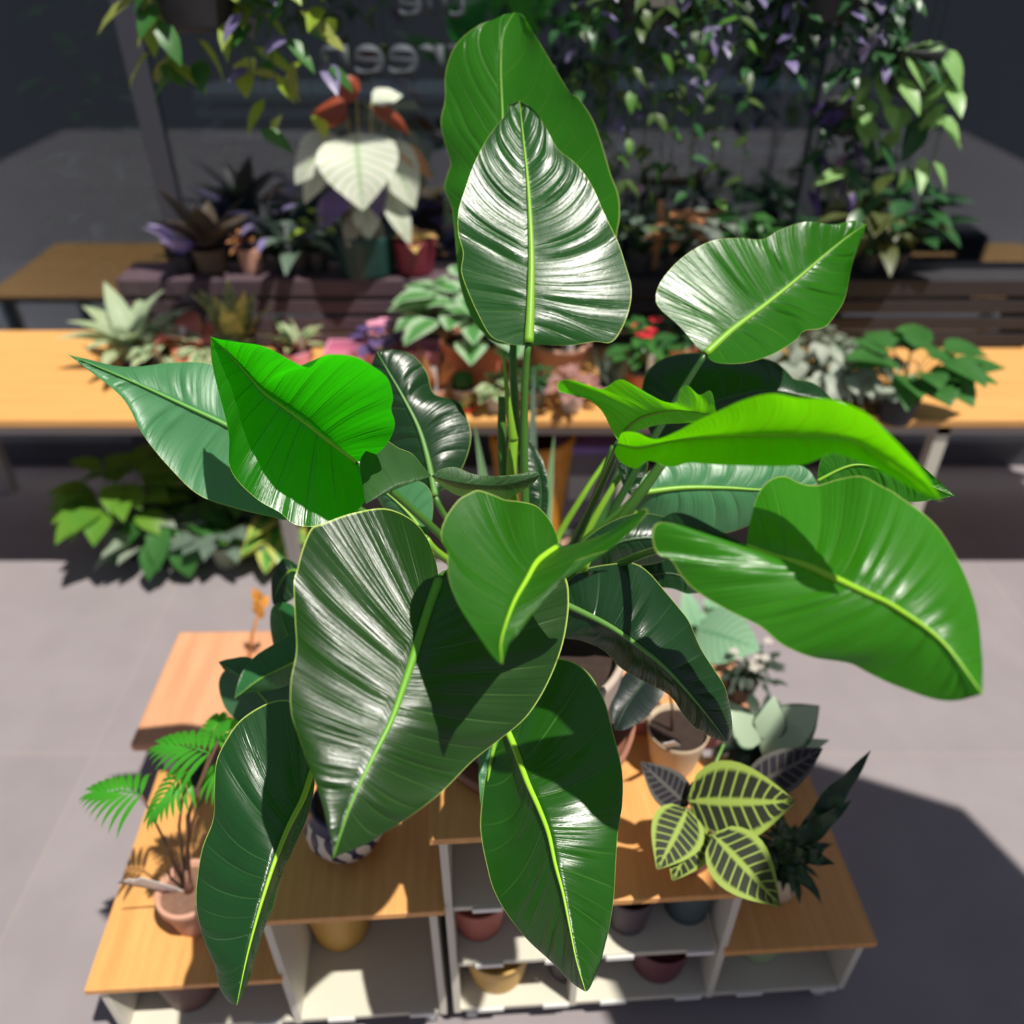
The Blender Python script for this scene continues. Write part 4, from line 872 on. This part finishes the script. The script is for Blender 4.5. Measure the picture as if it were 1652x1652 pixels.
# ------------------------------------------------------------------ under the bench and on the ground
x=at_y(860,750,1.92).x
t=thing('planter','large amber orange tapered planter standing under the bench','planter',(x,1.97,0)); pot_into(t,.115,.45,PO,.72,.003,M_soil,rimh=.12)
def ground(name,label,cat,px,py,pr,ht,pmat,kind,fm,z=0,**k):
    k['n']=int(k['n']*1.5); k['h']*=1.25
    p=at_z(px,py,z); return potted(name,label,cat,(p.x,p.y,z),pr,ht,pmat,kind,fm,group='potted plants on the ground',**k)
ground('pothos','yellow green broad leaved plant on the ground at the far left','plant',228,890,.06,.09,PB,'bush',fol('yellow green broad leaf',(.22,.38,.03),(.08,.3,.04),.4,8,.4),n=26,rad=.12,h=.22,L=.12,W=.075,lab=1)
ground('calathea','dark green hanging leaved plant on the ground in front of the bench','plant',300,895,.06,.09,PB,'bush',M_gr,n=22,rad=.11,h=.13,L=.15,W=.08,flat=.7)
ground('aglaonema','pale grey leaved plant on the ground left of the terracotta stemmed one','plant',262,905,.05,.06,PB,'bush',fol('pale grey leaf2',(.42,.45,.38),(.2,.3,.18)),n=26,rad=.10,h=.12,L=.11,W=.045)
ground('potted_succulent','pale sage pot with orange brown stem on the ground','plant',372,905,.055,.085,pm('sage grey',(.38,.42,.3)),'bush',M_grey,n=18,rad=.08,h=.10,L=.09,W=.06,stem=M_stk)
ground('philodendron','mid green leafy plant on the ground behind the sage pot','plant',410,850,.06,.09,PB,'bush',M_gr,n=34,rad=.14,h=.16,L=.10,W=.07)
ground('marble_pothos','lime and cream marbled plant beside the largest leaf, on the ground','plant',462,895,.045,.06,PB,'bush',fol('marbled lime leaf',(.62,.66,.15),(.12,.42,.06),.4,12,.4,'centre'),n=20,rad=.07,h=.08,L=.11,W=.07)
ground('monstera','dark green plant in the shade under the left part of the bench','plant',400,800,.06,.10,PB,'bush',M_grd,n=30,rad=.13,h=.16,L=.10,W=.07)
ground('caladium','coral and cream leaved plant on the ground right of the amber planter','plant',925,860,.05,.07,PB,'bush',fol('coral cream leaf',(.80,.38,.30),(.55,.55,.32),.5,10,.35),n=24,rad=.10,h=.15,L=.11,W=.07)
ground('grey_foliage','grey leaved plant on the ground by the thin stalks','plant',960,890,.05,.07,PB,'bush',M_grey,n=30,rad=.10,h=.11,L=.08,W=.04)
for (px,l) in ((945,'dark storage box with purple lid under the bench right of the amber planter'),(1120,'dark storage box under the bench behind the lime leaf')):
    x=at_y(px,740,1.98).x; t=thing('storage_box',l,'box',(x,2.0,0)); box('box_body',(-.09,-.08,0),(.09,.08,.40),plain('dark grey box',(.13,.12,.16),.5),t,.006); box('lid',(-.094,-.084,.40),(.094,.084,.425),plain('purple lid',(.22,.14,.5),.4) if px==945 else M_und,t,.004)
    box('box_label',(-.05,-.0815,.25),(.05,-.0805,.33),plain('pale grey box label',(.4,.4,.42)),t,0)
# pale blades of a dracaena behind the philodendron
o=thing('snake_plant','pale grey green sword leaved plant behind the thick stalks of the philodendron','plant',(.03,1.22,.2225)); OP=o.location.copy()
pot_into(o,.06,.09,pm('grey green pot',(.25,.28,.22)),.8,0,M_soil)
for (a,b,W_,m_) in (((800,860),(765,690),.034,M_pep),((885,850),(895,705),.03,M_pep),((850,850),(862,590),.03,M_grey),((930,860),(1010,735),.03,M_gr),((920,870),(965,790),.035,M_grey)):
    B=at(*b,1.62)-OP; A=Vector((B.x*.2,0,.078)); q=MB(); q.leaf(A,B-A,(0,-1,0),(B-A).length,W_,.05,.12,n=10); q.build('leaf',m_,o)

# ------------------------------------------------------------------ hanging plants
# unseen lamps added under the ceiling to brighten the shop interior
for lx,ll in ((-2.1,'left'),(.0,'middle'),(2.1,'right')):
    o=thing('fill_light','unseen round fill lamp added under the shop ceiling, '+ll+' one of three','lamp',(lx,3.3,2.93),0,'fill lamps added inside the shop')
    q=MB(); q.lathe([(1e-3,.07),(.14,.07),(.16,.05),(.16,.01),(.15,0)],28); q.build('housing',M_dark,o)
    q=MB(); q.disc(.148,.004,28); me_=bpy.data.materials.get('lamp diffuser')
    if not me_:
        me_,nt_,out_=nodes('lamp diffuser'); em_=N(nt_,'ShaderNodeEmission',i_Strength=22.0); em_.inputs[0].default_value=(.8,.92,1,1); nt_.links.new(em_.outputs[0],out_.inputs[0])
    q.build('diffuser',me_,o)
beam=structure(box('trim_1',(-2.2,1.93,2.42),(2.2,1.99,2.48),M_frame))
structure(box('trim_2',(-2.2,1.99,2.42),(-2.14,YG-.01,2.48),M_frame)); structure(box('trim_3',(2.14,1.99,2.42),(2.2,YG-.01,2.48),M_frame))
def hanging(name,label,px,py,Y,r,h,pmat,fms,n,spread,drop,L,W,lab=False,xr=None,up=.06,style='vine'):
    b=at_y(px,py,Y); o=thing(name,label,'hanging plant',tuple(b),0,'plants hanging in front of the window'); pot_into(o,r,h,pmat,.78,.003,M_soil)
    top=2.42-b.z
    for i in range(3):
        a=i*2.094+.4; q=MB(); q.tube([(math.cos(a)*r*.98,math.sin(a)*r*.98,h*.97),(0,1.96-Y,top-.05)],.0012,.0012,5); q.build('hanger_wire',M_black,o)
    q=MB(); q.tube([(0,1.96-Y,top-.055),(0,1.96-Y,top)],.003,.003,6); q.build('hook',M_metal,o)
    qs=[MB() for _ in fms]; st=MB()
    for i in range(n):
        a=rnd.uniform(0,2*PI); rr=r*rnd.uniform(.5,.95); end=Vector((rnd.uniform(*xr) if xr else math.cos(a)*spread*rnd.uniform(.4,1), math.sin(a)*spread*.5*rnd.uniform(.4,1)-.01, -drop*rnd.uniform(.15,1)))
        s0=Vector((math.cos(a)*rr*.4,math.sin(a)*rr*.4,h*.85)); s1=Vector((end.x*.6+math.cos(a)*r*.5,end.y*.7+math.sin(a)*r*.6,h+up*rnd.random())); s2=Vector((end.x,end.y,h*.4)); pts=[]
        if style=='up':
            end=Vector((math.cos(a)*spread*rnd.uniform(.2,1),math.sin(a)*spread*.6,h+up*rnd.random())); s1=(s0+end)/2+Vector((0,0,up*.4)); s2=end
        K=14
        for k in range(K+1):
            t=k/K; pts.append(s0*(1-t)**3+s1*3*t*(1-t)**2+s2*3*t*t*(1-t)+end*t**3)
        st.tube(pts,.0014,.001,5)
        ln=sum((pts[j+1]-pts[j]).length for j in range(K)); m_=max(3,int(ln/(L*.55))); 
        for j in range(m_):
            f=(j+1)/m_; pi=pts[min(K,int(f*K))]; b_=rnd.uniform(0,2*PI)
            qs[rnd.randrange(len(qs))].leaf(pi,(math.cos(b_),math.sin(b_)*.8-.2,rnd.uniform(-.9,.1)),(0,-.4,1),L*rnd.uniform(.6,1.1),W*rnd.uniform(.7,1.1),.6,.15,n=4)
    for i,q in enumerate(qs):
        if q.v: q.build('foliage',fms[i],o)
    st.build('stem',M_petd,o)
    if lab:
        c=MB(); c.box((0,-r*.93,h*.45),(r*.9,.002,h*.30)); c.build('pot_label',plain('cream paper label',(.75,.7,.58),.6),o,False)
    return o
hanging('hanging_pothos','yellow green pothos in a black hanging pot at the top left corner',325,48,1.96,.085,.13,PB,[M_lime,fol('pothos olive',(.22,.30,.05),(.42,.42,.12),.4,9,.35),M_gr],11,.19,.10,.11,.055)
hanging('hanging_pothos','pothos with yellow green leaves hanging right of the black pot, left of the tall leaf',455,-25,1.95,.07,.10,PB,[M_lime,fol('pothos olive',(.22,.30,.05)),M_lime,M_gr,M_lilac],16,.13,.27,.085,.04)
hanging('hanging_inch_plant','trailing plant in a black hanging pot bearing a cream label',1053,36,2.0,.075,.11,pm('black hanging',(.025,.02,.03)),[fol('inch plant olive',(.10,.17,.03),(.05,.10,.03),.4,10,.3),M_grd,fol('inch plant green',(.12,.30,.03),(.06,.18,.03)),fol('inch plant olive',(1,1,1)),M_grd,M_lilac],36,.20,.52,.05,.024,True,xr=(-.24,.22))
hanging('hanging_fern','dense dark green hanging plant at the top right corner',1330,30,2.0,.10,.12,PB,[M_grd,M_grd,fol('black green foliage',(.012,.035,.02),(.03,.06,.03)),M_lilac],70,.20,.10,.05,.025)
hanging('hanging_hoya','bright green vine hanging at the right edge under the dense dark plant',1460,150,2.05,.06,.09,PB,[fol('apple green leaf',(.38,.62,.22),(.2,.45,.12),.4,12,.35),M_grd],14,.14,.24,.10,.045)
hanging('hanging_purple_heart','purple leaved hanging plant in the dark at right above the glossy leaf',1360,215,2.1,.05,.07,PB,[fol('deep violet foliage',(.13,.07,.30),(.04,.025,.07),.4,14,.15),fol('deep violet foliage',(.13,.07,.30)),M_grd],14,.09,.14,.07,.028)
# plants inside the shop, seen through the glass
for i,(px,py,Y,m_,l,n_,rad_,h_) in enumerate(((250,520,2.85,M_grey,'greyish plant inside the shop behind the glass at far left',50,.16,.5),(330,560,2.9,M_grd,'dark green plant inside the shop beside the greyish one',40,.14,.35),(225,420,3.2,M_gr,'tall mid green plant deeper inside the shop at far left',60,.2,.8),(460,560,3.0,M_grd,'dark plant inside the shop behind the bronze bromeliad',30,.15,.3),
        (690,300,2.9,M_lilac,'lilac grey plant inside the shop left of the tall leaf',34,.13,.5),(1290,560,3.0,M_grd,'dark plant inside the shop behind the glass at right',50,.2,.6),(1130,420,3.1,M_grey,'grey plant inside the shop right of the tall leaf',24,.15,.35))):
    x=at_y(px,py,Y).x
    potted('indoor_plant',l,'plant',(x,Y,0),.14,.32,PB,'bush',m_,group='plants inside the shop',n=n_,rad=rad_,h=h_+.45,L=.14,W=.06)
# parasol added, unseen, only to shade the right-hand unit
o=thing('shade_parasol','beige parasol added out of view to shade the right shelf unit','shade_parasol',(1.42,.19,0))
q=MB(); q.lathe([(1e-3,.16),(.30,.07),(.50,0)],8,(0,0,2.3)); q.build('canopy',plain('beige canvas',(.5,.45,.36),.9),o,False)
q=MB(); q.tube([(0,0,.03),(0,0,2.44)],.018,.018,12); q.build('pole',M_metal,o)
q=MB(); q.lathe([(1e-3,0),(.2,0),(.2,.04),(.03,.06),(1e-3,.06)],24); q.build('base',M_dark,o)
